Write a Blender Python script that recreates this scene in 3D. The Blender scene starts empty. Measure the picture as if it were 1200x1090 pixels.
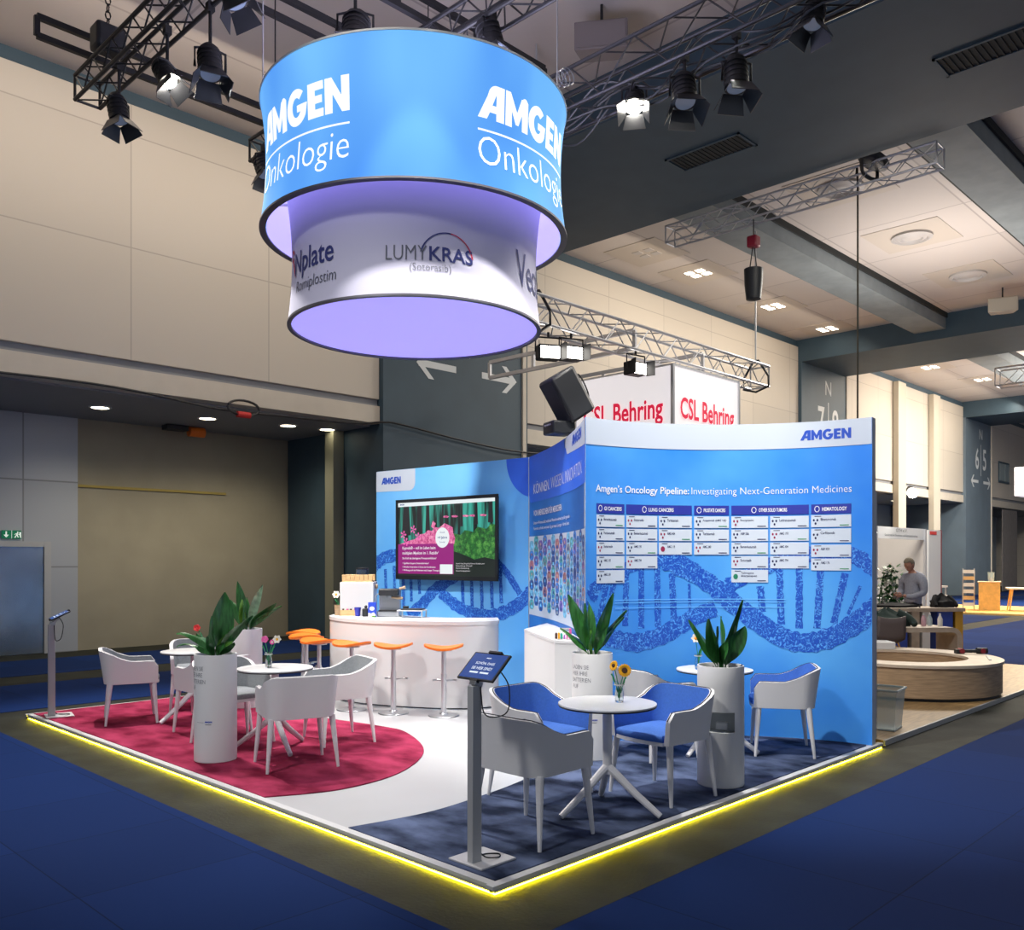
import bpy, bmesh, math, random
from mathutils import Vector, Matrix
random.seed(7)
R = math.radians
sc = bpy.context.scene
COL = sc.collection

# ---------------------------------------------------------------- materials
MATS = {}
def mat(name, col, rough=.6, metal=0., emis=None, es=1., noise=0., nscale=20., bump=0., bscale=200., alpha=1., trans=0., stretch=None, col2=None, spec=.5):
    m = bpy.data.materials.new(name); m.use_nodes = True
    nt = m.node_tree; b = nt.nodes['Principled BSDF']
    b.inputs['Base Color'].default_value = (*col, 1)
    b.inputs['Roughness'].default_value = rough
    b.inputs['Metallic'].default_value = metal
    b.inputs['Specular IOR Level'].default_value = spec
    if trans: b.inputs['Transmission Weight'].default_value = trans
    if alpha < 1: b.inputs['Alpha'].default_value = alpha
    if emis:
        b.inputs['Emission Color'].default_value = (*emis, 1)
        b.inputs['Emission Strength'].default_value = es
    if noise or bump or col2:
        tc = nt.nodes.new('ShaderNodeTexCoord'); mp = nt.nodes.new('ShaderNodeMapping')
        nt.links.new(tc.outputs['Object'], mp.inputs['Vector'])
        if stretch: mp.inputs['Scale'].default_value = stretch
    if noise or col2:
        n = nt.nodes.new('ShaderNodeTexNoise'); n.inputs['Scale'].default_value = nscale
        n.inputs['Detail'].default_value = 4
        nt.links.new(mp.outputs[0], n.inputs['Vector'])
        r = nt.nodes.new('ShaderNodeValToRGB')
        c2 = col2 or tuple(min(1, c * (1 + noise)) for c in col)
        c1 = col if col2 else tuple(c * (1 - noise) for c in col)
        r.color_ramp.elements[0].position = .35; r.color_ramp.elements[0].color = (*c1, 1)
        r.color_ramp.elements[1].position = .65; r.color_ramp.elements[1].color = (*c2, 1)
        nt.links.new(n.outputs['Fac'], r.inputs['Fac'])
        nt.links.new(r.outputs['Color'], b.inputs['Base Color'])
        if emis and col2 is None and noise: nt.links.new(r.outputs['Color'], b.inputs['Emission Color'])
    if bump:
        n2 = nt.nodes.new('ShaderNodeTexNoise'); n2.inputs['Scale'].default_value = bscale; n2.inputs['Detail'].default_value = 3
        nt.links.new(mp.outputs[0], n2.inputs['Vector'])
        bp = nt.nodes.new('ShaderNodeBump'); bp.inputs['Strength'].default_value = bump; bp.inputs['Distance'].default_value = .01
        nt.links.new(n2.outputs['Fac'], bp.inputs['Height']); nt.links.new(bp.outputs[0], b.inputs['Normal'])
    MATS[name] = m
    return m
def panels(name, col, seam, width, height, x0=0., z0=0., axis='x', rough=.6, msize=.012, noise=.05, spec=.5):
    """panelled surface: thin seams on a grid, seen along X/Z (walls facing Y), Y/Z or X/Y"""
    m = bpy.data.materials.new(name); m.use_nodes = True
    nt = m.node_tree; b = nt.nodes['Principled BSDF']; b.inputs['Roughness'].default_value = rough; b.inputs['Specular IOR Level'].default_value = spec
    g = nt.nodes.new('ShaderNodeNewGeometry'); sp = nt.nodes.new('ShaderNodeSeparateXYZ'); nt.links.new(g.outputs['Position'], sp.inputs[0])
    cb = nt.nodes.new('ShaderNodeCombineXYZ')
    a, c = {'x': ('X', 'Z'), 'y': ('Y', 'Z'), 'z': ('X', 'Y')}[axis]
    def off(src, o):
        ad = nt.nodes.new('ShaderNodeMath'); ad.operation = 'ADD'; ad.inputs[1].default_value = o
        nt.links.new(sp.outputs[src], ad.inputs[0]); return ad
    nt.links.new(off(a, 100 * width - x0).outputs[0], cb.inputs[0]); nt.links.new(off(c, 100 * height - z0).outputs[0], cb.inputs[1])
    br = nt.nodes.new('ShaderNodeTexBrick'); br.offset = 0; br.squash = 1
    br.inputs['Scale'].default_value = 1; br.inputs['Brick Width'].default_value = width; br.inputs['Row Height'].default_value = height
    br.inputs['Mortar Size'].default_value = msize; br.inputs['Mortar Smooth'].default_value = .1
    br.inputs['Color1'].default_value = (*[x * (1 + noise) for x in col], 1); br.inputs['Color2'].default_value = (*[x * (1 - noise) for x in col], 1)
    br.inputs['Mortar'].default_value = (*seam, 1)
    nt.links.new(cb.outputs[0], br.inputs['Vector']); nt.links.new(br.outputs['Color'], b.inputs['Base Color'])
    MATS[name] = m
    return m

white = mat('white_paint', (.66, .67, .68), .45)
gloss_white = mat('glossy_white', (.70, .71, .72), .25)
white_leather = mat('white_leather', (.72, .72, .73), .5, bump=.08, bscale=300)
leg_white = mat('white_metal', (.7, .7, .72), .4)
grey_cloth = mat('grey_cloth', (.24, .26, .28), .9, noise=.08, nscale=60, bump=.2, bscale=500)
blue_cloth = mat('blue_cloth', (.045, .15, .52), .85, noise=.06, nscale=60, bump=.2, bscale=500)
piping_dark = mat('dark_piping', (.02, .025, .04), .6)
black = mat('black_metal', (.008, .008, .01), .55)
black_soft = mat('black_plastic', (.012, .014, .018), .5)
speaker_cloth = mat('speaker_grille', (.014, .017, .022), .85, noise=.2, nscale=200)
steel = mat('brushed_steel', (.5, .52, .55), .32, metal=.9)
alu = mat('aluminium', (.62, .63, .66), .35, metal=.7)
grey_metal = mat('grey_coated_metal', (.46, .47, .48), .4, metal=.1)
truss_silver = mat('silver_truss', (.55, .55, .57), .4, metal=.6)
orange = mat('orange_plastic', (.85, .19, .015), .4)
soil = mat('potting_soil', (.018, .013, .01), .95, noise=.5, nscale=60, bump=.8, bscale=80)
leaf_mat = mat('leaf_green', (.028, .13, .03), .28, noise=.35, nscale=9, stretch=(6, 6, 1))
leaf_light = mat('leaf_light_green', (.12, .32, .04), .35, noise=.25, nscale=9)
leaf_pale = mat('leaf_pale_green', (.2, .33, .2), .35, noise=.35, nscale=14)
ink_blue = mat('logo_blue', (.012, .07, .48), .5)
ink_navy = mat('navy_ink', (.012, .02, .10), .5)
ink_grey = mat('grey_ink', (.09, .10, .13), .6)
ink_white = mat('white_ink', (.85, .88, .92), .5)
ink_red = mat('red_ink', (.62, .012, .045), .5)
glass = mat('clear_glass', (.9, .95, .95), .03, trans=1.)
frosted = mat('frosted_glass', (.5, .62, .65), .25, alpha=.55)
cardboard = mat('light_wood', (.62, .42, .2), .6, noise=.12, nscale=12, stretch=(1, 1, 8))
oak = mat('oak_boards', (.36, .25, .15), .5, noise=.2, nscale=5, stretch=(1, 1, 14))
oak_floor = mat('oak_floor', (.34, .215, .09), .45, noise=.2, nscale=4, stretch=(1, 9, 1))
oak_light = mat('warm_wood', (.72, .44, .13), .5, noise=.1, nscale=8)

# ---------------------------------------------------------------- mesh builder
class MB:
    def __init__(s): s.v = []; s.f = []; s.m = []; s.uv = {}
    def add(s, vs, fs, mi=0):
        b = len(s.v); s.v += [tuple(v) for v in vs]; s.f += [tuple(b + i for i in f) for f in fs]; s.m += [mi] * len(fs); return s
    def box(s, c, d, rz=0, mi=0, M=None):
        vs = [Vector((x * d[0] / 2, y * d[1] / 2, z * d[2] / 2)) for x in (-1, 1) for y in (-1, 1) for z in (-1, 1)]
        Q = (Matrix.Rotation(rz, 3, 'Z') if M is None else M)
        return s.add([Q @ v + Vector(c) for v in vs], [(0, 1, 3, 2), (4, 6, 7, 5), (0, 4, 5, 1), (2, 3, 7, 6), (0, 2, 6, 4), (1, 5, 7, 3)], mi)
    def tube(s, p0, p1, r0, r1=None, n=8, mi=0, caps=True):
        p0, p1 = Vector(p0), Vector(p1); r1 = r0 if r1 is None else r1
        d = (p1 - p0).normalized(); a = d.cross(Vector((0, 0, 1)) if abs(d.z) < .95 else Vector((1, 0, 0))).normalized(); b = d.cross(a)
        vs = []
        for p, r in ((p0, r0), (p1, r1)):
            for k in range(n):
                t = 2 * math.pi * k / n; vs.append(p + (a * math.cos(t) + b * math.sin(t)) * r)
        fs = [(k, k + n, (k + 1) % n + n, (k + 1) % n) for k in range(n)]
        if caps: fs += [tuple(range(n)), tuple(range(2 * n - 1, n - 1, -1))]
        return s.add(vs, fs, mi)
    def path(s, pts, r, n=8, mi=0, closed=False):
        pts = [Vector(p) for p in pts]; N = len(pts); vs = []
        ref = Vector((0, 0, 1))
        for i, p in enumerate(pts):
            d = (pts[(i + 1) % N] - pts[i - 1]) if closed else (pts[min(i + 1, N - 1)] - pts[max(i - 1, 0)])
            d.normalize()
            a = d.cross(ref)
            if a.length < .05: a = d.cross(Vector((1, 0, 0)))
            a.normalize(); b = d.cross(a)
            rr = r[i] if isinstance(r, (list, tuple)) else r
            for k in range(n):
                t = 2 * math.pi * k / n; vs.append(p + (a * math.cos(t) + b * math.sin(t)) * rr)
        fs = []
        for i in range(N if closed else N - 1):
            j = (i + 1) % N
            for k in range(n): fs.append((i * n + k, j * n + k, j * n + (k + 1) % n, i * n + (k + 1) % n))
        if not closed: fs += [tuple(range(n - 1, -1, -1)), tuple(range((N - 1) * n, N * n))]
        return s.add(vs, fs, mi)
    def lathe(s, prof, n=32, c=(0, 0, 0), mi=0, close=False):
        vs = []; fs = []; P = len(prof)
        for k in range(n):
            t = 2 * math.pi * k / n
            for r, z in prof: vs.append((c[0] + r * math.cos(t), c[1] + r * math.sin(t), c[2] + z))
        for k in range(n):
            j = (k + 1) % n
            for i in range(P if close else P - 1):
                q = (i + 1) % P
                fs.append((k * P + i, j * P + i, j * P + q, k * P + q))
        return s.add(vs, fs, mi)
    def disc(s, c, r, n=32, mi=0, up=True):
        vs = [(c[0] + r * math.cos(2 * math.pi * k / n), c[1] + r * math.sin(2 * math.pi * k / n), c[2]) for k in range(n)]
        return s.add(vs, [tuple(range(n)) if up else tuple(range(n - 1, -1, -1))], mi)
    def ball(s, c, r, nu=14, nv=9, mi=0):
        if not isinstance(r, (tuple, list)): r = (r, r, r)
        prof = []
        vs = [(c[0], c[1], c[2] - r[2])]; fs = []
        for i in range(1, nv):
            ph = -math.pi / 2 + math.pi * i / nv
            for k in range(nu):
                t = 2 * math.pi * k / nu
                vs.append((c[0] + r[0] * math.cos(ph) * math.cos(t), c[1] + r[1] * math.cos(ph) * math.sin(t), c[2] + r[2] * math.sin(ph)))
        vs.append((c[0], c[1], c[2] + r[2])); L = len(vs) - 1
        for k in range(nu):
            fs.append((0, 1 + (k + 1) % nu, 1 + k)); fs.append((L, 1 + (nv - 2) * nu + k, 1 + (nv - 2) * nu + (k + 1) % nu))
        for i in range(nv - 2):
            for k in range(nu):
                a = 1 + i * nu; fs.append((a + k, a + (k + 1) % nu, a + nu + (k + 1) % nu, a + nu + k))
        return s.add(vs, fs, mi)
    def prism(s, pts, z0, z1, mi=0, mtop=None):
        n = len(pts); vs = [(x, y, z0) for x, y in pts] + [(x, y, z1) for x, y in pts]
        s.add(vs, [tuple(range(n - 1, -1, -1))] + [(k, (k + 1) % n, (k + 1) % n + n, k + n) for k in range(n)], mi)
        return s.add([(x, y, z1) for x, y in pts], [tuple(range(n))], mi if mtop is None else mtop)
    def grid(s, rows, mi=0, flip=False):
        b = []; 
        nr, nc = len(rows), len(rows[0]); vs = [p for r in rows for p in r]; fs = []
        for i in range(nr - 1):
            for k in range(nc - 1):
                f = (i * nc + k, i * nc + k + 1, (i + 1) * nc + k + 1, (i + 1) * nc + k)
                fs.append(f[::-1] if flip else f)
        return s.add(vs, fs, mi)

def obj(name, mb, m, parent=None, smooth=35, loc=None, bevel=0, kind=None, recalc=True):
    me = bpy.data.meshes.new(name); me.from_pydata([tuple(v) for v in mb.v], [], mb.f)
    ms = m if isinstance(m, (list, tuple)) else [m]
    for x in ms: me.materials.append(x)
    for p, i in zip(me.polygons, mb.m): p.material_index = i
    if recalc:
        bm = bmesh.new(); bm.from_mesh(me); bmesh.ops.remove_doubles(bm, verts=bm.verts, dist=1e-5)
        bmesh.ops.recalc_face_normals(bm, faces=bm.faces); bm.to_mesh(me); bm.free()
    if smooth:
        for p in me.polygons: p.use_smooth = True
        me.set_sharp_from_angle(angle=R(smooth))
    o = bpy.data.objects.new(name, me); COL.objects.link(o)
    if parent is not None: o.parent = parent
    if loc: o.location = loc
    if bevel:
        bv = o.modifiers.new('b', 'BEVEL'); bv.width = bevel; bv.segments = 2; bv.limit_method = 'ANGLE'; bv.angle_limit = R(40)
    if kind: o['kind'] = kind
    return o
def tag(o, label, cat, group=None):
    o['label'] = label; o['category'] = cat
    if group: o['group'] = group
    return o
def thing(name, label, cat, loc=(0, 0, 0), rz=0., group=None):
    o = bpy.data.objects.new(name, None); COL.objects.link(o); o.empty_display_size = .1
    o.location = loc; o.rotation_euler = (0, 0, rz)
    return tag(o, label, cat, group)
def dup(root, loc, rz, label=None, group=None, swap=None):
    def cp(o, parent):
        c = o.copy(); COL.objects.link(c); c.parent = parent
        if swap and c.type == 'MESH':
            names = [s.material.name for s in o.material_slots]
            if any(n in swap for n in names):
                c.data = o.data.copy()
                for i, n in enumerate(names):
                    if n in swap: c.data.materials[i] = swap[n]
        for ch in o.children: cp(ch, c)
        return c
    r = cp(root, None); r.location = loc; r.rotation_euler = (0, 0, rz)
    if label: r['label'] = label
    if group: r['group'] = group
    return r

# ---------------------------------------------------------------- lettering and flat artwork
def curve_faces(cu):
    o = bpy.data.objects.new('tmp', cu); COL.objects.link(o)
    dg = bpy.context.evaluated_depsgraph_get(); dg.update()
    me = bpy.data.meshes.new_from_object(o.evaluated_get(dg))
    vs = [(v.co.x, v.co.y) for v in me.vertices]; fs = [tuple(p.vertices) for p in me.polygons]
    bpy.data.objects.remove(o); bpy.data.meshes.remove(me); bpy.data.curves.remove(cu)
    return vs, fs
def fit(vs, x, y, w=None, h=None, align='L'):
    x0, x1 = min(v[0] for v in vs), max(v[0] for v in vs); y0, y1 = min(v[1] for v in vs), max(v[1] for v in vs)
    if w and h: kx, ky = w / (x1 - x0), h / (y1 - y0)
    elif w: kx = ky = w / (x1 - x0)
    else: kx = ky = h / (y1 - y0)
    W = (x1 - x0) * kx; dx = {'L': 0, 'C': -W / 2, 'R': -W}[align]
    return [(x + dx + (a - x0) * kx, y + (b - y0) * ky) for a, b in vs]
def text2d(t, bold=0., space=1.):
    cu = bpy.data.curves.new('t', 'FONT'); cu.body = t; cu.size = 1; cu.offset = bold; cu.resolution_u = 3; cu.space_character = space
    cu.fill_mode = 'BOTH'
    return curve_faces(cu)
def arc(cx, cy, rx, ry, a0, a1, n=14):
    return [(cx + rx * math.cos(R(a0 + (a1 - a0) * i / n)), cy + ry * math.sin(R(a0 + (a1 - a0) * i / n))) for i in range(n + 1)]
def polys2d(polys):
    cu = bpy.data.curves.new('p', 'CURVE'); cu.dimensions = '2D'; cu.fill_mode = 'BOTH'
    for p in polys:
        s = cu.splines.new('POLY'); s.points.add(len(p) - 1); s.use_cyclic_u = True
        for q, c in zip(s.points, p): q.co = (c[0], c[1], 0, 1)
    return curve_faces(cu)
def company_logo():
    A = [(0, 0), (.34, .66)] + arc(.66, .66, .30, .34, 150, 90, 5) + [(.97, 1), (.97, 0), (.67, 0), (.67, .21), (.43, .21), (.32, 0)]
    Ah = [(.52, .42), (.67, .42), (.67, .74), (.66, .74)]
    Mm = [(1.02, 0), (1.02, 1), (1.22, 1), (1.52, .48), (1.70, .93)] + arc(1.86, .84, .14, .16, 140, 60, 4) + [(2.02, .9), (2.02, 0), (1.74, 0), (1.74, .48), (1.58, .12), (1.46, .12), (1.29, .48), (1.29, 0)]
    G = arc(2.56, .5, .50, .53, 48, 330, 26) + [(3.06, .56), (2.58, .56), (2.58, .36), (2.76, .36)] + arc(2.56, .5, .21, .28, -38, -312, 22)
    E = [(3.10, 0), (3.10, 1), (3.74, 1), (3.74, .77), (3.40, .77), (3.40, .615), (3.68, .615), (3.68, .4), (3.40, .4), (3.40, .23), (3.74, .23), (3.74, 0)]
    N = [(3.80, 0), (3.80, 1), (4.06, 1), (4.40, .46), (4.40, 1), (4.68, 1), (4.68, 0), (4.42, 0), (4.08, .54), (4.08, 0)]
    return polys2d([A, Ah, Mm, G, E, N])
LOGO = company_logo()
def art(mb, vf, fn, off, mi=0, cut=None):
    """put flat (s, z) artwork on a surface fn(s, z, off); cut splits faces every `cut` along s so that they follow a curve"""
    vs, fs = vf
    if cut:
        bm = bmesh.new(); bv = [bm.verts.new((a, b, 0)) for a, b in vs]
        for f in fs:
            try: bm.faces.new([bv[i] for i in f])
            except ValueError: pass
        x0, x1 = min(v[0] for v in vs), max(v[0] for v in vs)
        k = math.floor(x0 / cut) + 1
        while k * cut < x1:
            bmesh.ops.bisect_plane(bm, geom=bm.verts[:] + bm.edges[:] + bm.faces[:], plane_co=(k * cut, 0, 0), plane_no=(1, 0, 0)); k += 1
        bm.verts.index_update()
        vs = [(v.co.x, v.co.y) for v in bm.verts]; fs = [tuple(v.index for v in f.verts) for f in bm.faces]; bm.free()
    return mb.add([fn(a, b, off) for a, b in vs], fs, mi)
def rect(s0, z0, s1, z1): return ([(s0, z0), (s1, z0), (s1, z1), (s0, z1)], [(0, 1, 2, 3)])
def put_text(mb, t, fn, off, s, z, w=None, h=None, align='L', bold=0., mi=0, cut=None, space=1.):
    v, f = text2d(t, bold, space); art(mb, (fit(v, s, z, w, h, align), f), fn, off, mi, cut)
def catmull(pts, n=6, closed=False):
    out = []; N = len(pts)
    for i in range(N if closed else N - 1):
        p = [Vector(pts[(i + k) % N] if closed else pts[min(max(i + k, 0), N - 1)]) for k in (-1, 0, 1, 2)]
        for j in range(n):
            t = j / n
            out.append(.5 * ((2 * p[1]) + (p[2] - p[0]) * t + (2 * p[0] - 5 * p[1] + 4 * p[2] - p[3]) * t * t + (3 * p[1] - p[0] - 3 * p[2] + p[3]) * t ** 3))
    if not closed: out.append(Vector(pts[-1]))
    return out

# ---------------------------------------------------------------- camera
cam = bpy.data.cameras.new('camera'); co = bpy.data.objects.new('camera', cam); COL.objects.link(co)
co.location = (-3.23, -3.287, 1.75); co.rotation_euler = (R(90), 0, R(44.4 - 90))
cam.lens = 31.2; cam.sensor_width = 36; cam.shift_y = 110 / 1200; cam.clip_end = 300
sc.camera = co
# ================================================================ THE HALL
ZC = 9.25            # ceiling
YW = 11.0            # face of the upper wall
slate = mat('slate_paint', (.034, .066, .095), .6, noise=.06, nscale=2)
slate_lit = mat('slate_paint_lit', (.10, .14, .18), .6, noise=.05, nscale=1.5)  # same slate paint, with the light on the far pillar put into the colour
wall_m = panels('beige_wall_boards', (.50, .46, .40), (.36, .33, .29), 2.46, 1.8, x0=2.65, z0=4.93, msize=.011, noise=.03)
fascia_m = mat('fascia_paint', (.52, .48, .41), .6, noise=.03, nscale=3)
ceil_m = panels('ceiling_boards', (.52, .47, .435), (.36, .32, .3), 2.4, 3.0, axis='z', msize=.02, noise=.08)
soffit_m = mat('recess_soffit_paint', (.22, .23, .25), .6)
steel_sheet = panels('steel_sheet_cladding', (.42, .45, .5), (.25, .26, .28), 1.05, 1.6, axis='x', rough=.35, msize=.015, noise=.08)
shutter_m = mat('roller_shutter_beige', (.34, .31, .23), .6, noise=.06, nscale=1.2)
floor_m = mat('grey_screed', (.020, .022, .018), .8, noise=.3, nscale=2.5, bump=.2, bscale=40, spec=.2)
carpet_m = panels('navy_aisle_carpet', (.0052, .021, .098), (.003, .011, .05), 1.0, 1.0, x0=.47, z0=-.5, axis='z', rough=.95, msize=.004, noise=.13, spec=.1)
duct_m = mat('concrete_blue_beam', (.20, .23, .24), .7, noise=.1, nscale=2)
dark_slot = mat('dark_slot', (.015, .018, .018), .8)

mb = MB(); mb.box((22, 3, -.1), (80, 34, .2)); obj('floor', mb, floor_m, kind='structure', smooth=0)
mb = MB(); mb.box((22, 3, ZC + .1), (80, 34, .2)); obj('ceiling', mb, ceil_m, kind='structure', smooth=0)
def carpet(x0, x1, y0, y1):
    m = MB(); m.box(((x0 + x1) / 2, (y0 + y1) / 2, .003), (x1 - x0, y1 - y0, .006)); obj('floor_carpet', m, carpet_m, kind='structure', smooth=0)
carpet(-14, 60, -6.0, -.50)
carpet(-14, -.45, -.47, 7.0)
carpet(-14, 12.7, 7.9, 10.2)
carpet(-14, 12.7, 11.2, 13.4)
carpet(13.0, 26.4, -.47, 4.0)
carpet(13.0, 26.4, 4.7, 8.6)
carpet(13.0, 60, 9.3, 11.0)
carpet(31.5, 60, -.4, 9.0)

def slab(name, x0, x1, y0, y1, z0, z1, m, kind='structure'):
    b = MB(); b.box(((x0 + x1) / 2, (y0 + y1) / 2, (z0 + z1) / 2), (x1 - x0, y1 - y0, z1 - z0)); return obj(name, b, m, kind=kind, smooth=0)
# big cross beams, each on its pillar
def bay_beam(x0, x1):
    slab('beam', x0, x1, -13, YW + .5, 8.5, ZC, slate)
    slab('pillar', x0, x1, YW - .12, 14.4, 0, 8.5, slate if x0 < 40 else slate_lit)
bay_beam(7.58, 11.55); bay_beam(25.4, 28.9); bay_beam(42.2, 46.0)
for x0, x1 in ((7.58, 11.55), (25.4, 28.9), (42.2, 46.0)):
    slab('trim', x1 + .01, x1 + .12, YW - .16, YW - .02, 0, 8.5, fascia_m)
    slab('trim', x1 + .16, x1 + .22, YW - .1, YW - .02, 0, 8.5, slate)
# the side wall bay by bay: upper boards, a recessed shadow gap, a fascia, a recess below
for x0, x1 in ((-14, 7.57), (11.78, 25.39), (29.13, 42.19), (46.3, 60)):
    slab('wall_left', x0, x1, YW, YW + .3, 4.93, 9.02, wall_m)
    slab('trim', x0, x1, YW + .05, YW + .3, 9.02, ZC, slate)
    slab('trim', x0, x1, YW + .06, YW + .3, 4.79, 4.93, soffit_m)
    slab('trim', x0, x1, YW - .02, YW + .3, 4.45, 4.79, fascia_m)
    slab('ceiling_recess', x0, x1, YW + .31, 14.4, 4.42, 4.6, soffit_m)
slab('wall_recess', -14, 3.05, 14.42, 14.7, 0, 4.6, steel_sheet)
slab('wall_recess', 3.06, 9.4, 14.48, 14.7, 0, 4.6, shutter_m)
slab('wall_recess', 11.6, 60, 14.45, 14.7, 0, 4.6, mat('pale_blue_wall', (.34, .40, .44), .6, noise=.05, nscale=1))
slab('trim', 3.06, 6.1, 14.45, 14.478, 3.12, 3.17, mat('yellow_line', (.38, .29, .07), .6))
slab('wall_recess', 7.3, 7.56, 12.2, 12.5, 0, 4.42, mat('recess_panel', (.2, .2, .15), .6))
slab('wall_far', 59.5, 60, -13, 14.5, 0, ZC, wall_m)
# window and column on the upper wall further down
for x0 in (33.6, 37.6):
    slab('trim', x0, x0 + .8, YW - .25, YW - .03, 0, 9.0, mat('beige_column', (.46, .42, .35), .6))
wf = slab('window_1', 47.6, 49.4, YW - .06, YW - .01, 5.75, 6.85, slate)
for k in range(2):
    b = MB(); b.box((48.06 + .88 * k, YW - .07, 6.3), (.74, .02, .9)); obj('pane', b, frosted, wf, smooth=0)
b = MB(); b.box((49.5, YW - .04, 2.2), (2.6, .04, 4.3)); obj('door_2', b, mat('dark_gate', (.16, .15, .15), .5, noise=.2, nscale=3, stretch=(6, 6, 1)), kind='structure', smooth=0)
# narrow beams in the second bay, with a dark slot beside each
for x0, x1 in ((11.56, 25.38), (28.95, 42.1)):
    for y0 in (6.2, 1.5, -3.2):
        slab('beam', x0, x1, y0, y0 + .92, 8.77, ZC, duct_m)
        slab('trim', x0, x1, y0 + .93, y0 + 1.32, ZC - .03, ZC, dark_slot)
        slab('trim', x0, x1, y0 - .05, y0 - .01, 9.1, ZC, dark_slot)
# conduit and cables over the fascia
b = MB(); pts = [(-6, YW - .05, 4.5), (-2, YW - .05, 4.38), (2, YW - .05, 4.46), (4.1, YW - .05, 4.32), (5.4, YW - .05, 4.34), (6.9, YW - .05, 4.38), (7.5, YW - .18, 4.45), (8.0, YW - .2, 4.45), (9.8, YW - .2, 4.28), (11.6, YW - .22, 4.2), (14, YW - .09, 4.36)]
b.path(catmull(pts, 8), .02, 6); tag(obj('power_cable', b, black_soft), 'thin black cable slung along the bottom of the beige fascia and across the dark pillar', 'cable')
t = thing('cable_coil', 'small coil of black cable with a red plug hanging under the fascia', 'cable', (4.55, YW - .12, 4.28))
b = MB(); b.path([(.30 * math.cos(a), 0, .1 + .13 * math.sin(a)) for a in [2 * math.pi * k / 20 for k in range(20)]], .022, 6, closed=True); obj('cable', b, black_soft, t)
b = MB(); b.tube((-.12, 0, -.02), (.12, 0, -.02), .055, n=10); obj('plug', b, mat('red_plastic', (.5, .02, .02), .4), t)
t = thing('beacon_lamp', 'orange and black beacon fixed under the recess soffit', 'lamp', (5.0, 13.9, 4.3))
b = MB(); b.box((-.28, 0, .06), (.45, .25, .1)); obj('bracket', b, black_soft, t, bevel=.01)
b = MB(); b.tube((.0, 0, .02), (.32, 0, .02), .1, n=12); obj('lens', b, orange, t)
# exit door and sign in the recess
dm = mat('satin_steel_door', (.30, .36, .42), .22, metal=.75, noise=.15, nscale=1.5)
fr = MB(); fr.box((2.5, 14.40, 1.035), (.12, .08, 2.07)); fr.box((1.2, 14.40, 2.02), (2.478, .08, .1)); d = obj('door_1', fr, grey_metal, kind='structure', smooth=0)
b = MB(); b.box((1.2, 14.405, .99), (2.46, .03, 1.96)); obj('leaf', b, dm, d, smooth=0)
t = thing('exit_sign', 'green and white emergency exit sign above the steel door', 'sign', (1.9, 14.40, 2.19))
egreen = mat('exit_green', (.0, .16, .07), .4, emis=(.0, .14, .06), es=.4); ewhite = mat('exit_white', (.8, .8, .8), .4, emis=(.8, .9, .8), es=.5)
b = MB(); b.box((0, 0, 0), (.32, .03, .15)); obj('panel', b, egreen, t, smooth=0)
fl = lambda s, z, o: (s, -.016 - o, z)
b = MB(); art(b, ([(-.09, -.055), (-.045, -.005), (-.135, -.005), (-.078, -.006), (-.078, .055), (-.102, .055), (-.102, -.006)], [(0, 1, 2), (6, 3, 4, 5)]), fl, .002)
art(b, rect(-.004, -.075, .004, .075), fl, .002)
art(b, (fit(arc(0, 0, 1, 1, 0, 330, 11), .085, .028, .026), [tuple(range(12))]), fl, .003)
for p in ([(.07, .02), (.1, .026), (.095, -.015), (.07, -.012)], [(.07, -.01), (.085, -.01), (.06, -.06), (.04, -.055)], [(.082, -.01), (.1, -.012), (.115, -.05), (.1, -.055)], [(.1, .02), (.13, .0), (.125, -.01), (.1, .008)], [(.05, -.005), (.075, .02), (.07, .024), (.04, .0)]):
    art(b, (p, [(0, 1, 2, 3)]), fl, .003)
art(b, ([(.125, .045), (.15, .045), (.15, -.06), (.14, -.06), (.14, .035), (.125, .035)], [(0, 1, 2, 3), (0, 3, 4, 5)]), fl, .003)
obj('lettering', b, ewhite, t, smooth=0, recalc=False)
# hall numbers painted on the pillars
sgn = mat('pale_sign_paint', (.62, .66, .68), .6)
def pillar_sign(x0, x1, left, right, znum, with_num=True):
    fn = lambda s, z, o: (x0 + s, YW - .12 - o, z)
    w = x1 - x0; b = MB(); c = w * .585; h = 1.05
    if with_num:
        put_text(b, 'N', fn, .006, c, znum + 1.5, h=.5, align='C')
        put_text(b, left, fn, .006, c - .30, znum, h=h, align='R', bold=.015, w=.52); put_text(b, right, fn, .006, c + .30, znum, h=h, bold=.015, w=.52)
    art(b, rect(c - .03, znum - .3, c + .03, znum + 1.25), fn, .006)
    za = znum - .6
    for sgnx in (-1, 1):
        a = c + sgnx * .38; e = c + sgnx * 1.42
        art(b, rect(min(a, e), za - .07, max(a, e), za + .07), fn, .006)
        for q in (-1, 1):
            P = [(e + sgnx * .06, za), (e - sgnx * .10, za), (e - sgnx * .42, za + q * .3), (e - sgnx * .27, za + q * .3)]
            art(b, (P, [(0, 1, 2, 3)]), fn, .0065)
    return tag(obj('hall_sign', b, sgn, smooth=0, recalc=False), '', 'sign')
s = pillar_sign(7.58, 11.55, '9', '8', 6.4, False); s['label'] = 'white left and right arrows painted on the dark pillar under the hanging drum'
s = pillar_sign(25.4, 28.9, '7', '8', 6.1); s['label'] = 'white hall number 7 and 8 painted on the dark pillar above the chart wall'
s = pillar_sign(42.2, 46.0, '6', '5', 6.15); s['label'] = 'white hall number 6 and 5 with arrows painted on the far blue pillar'

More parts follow.
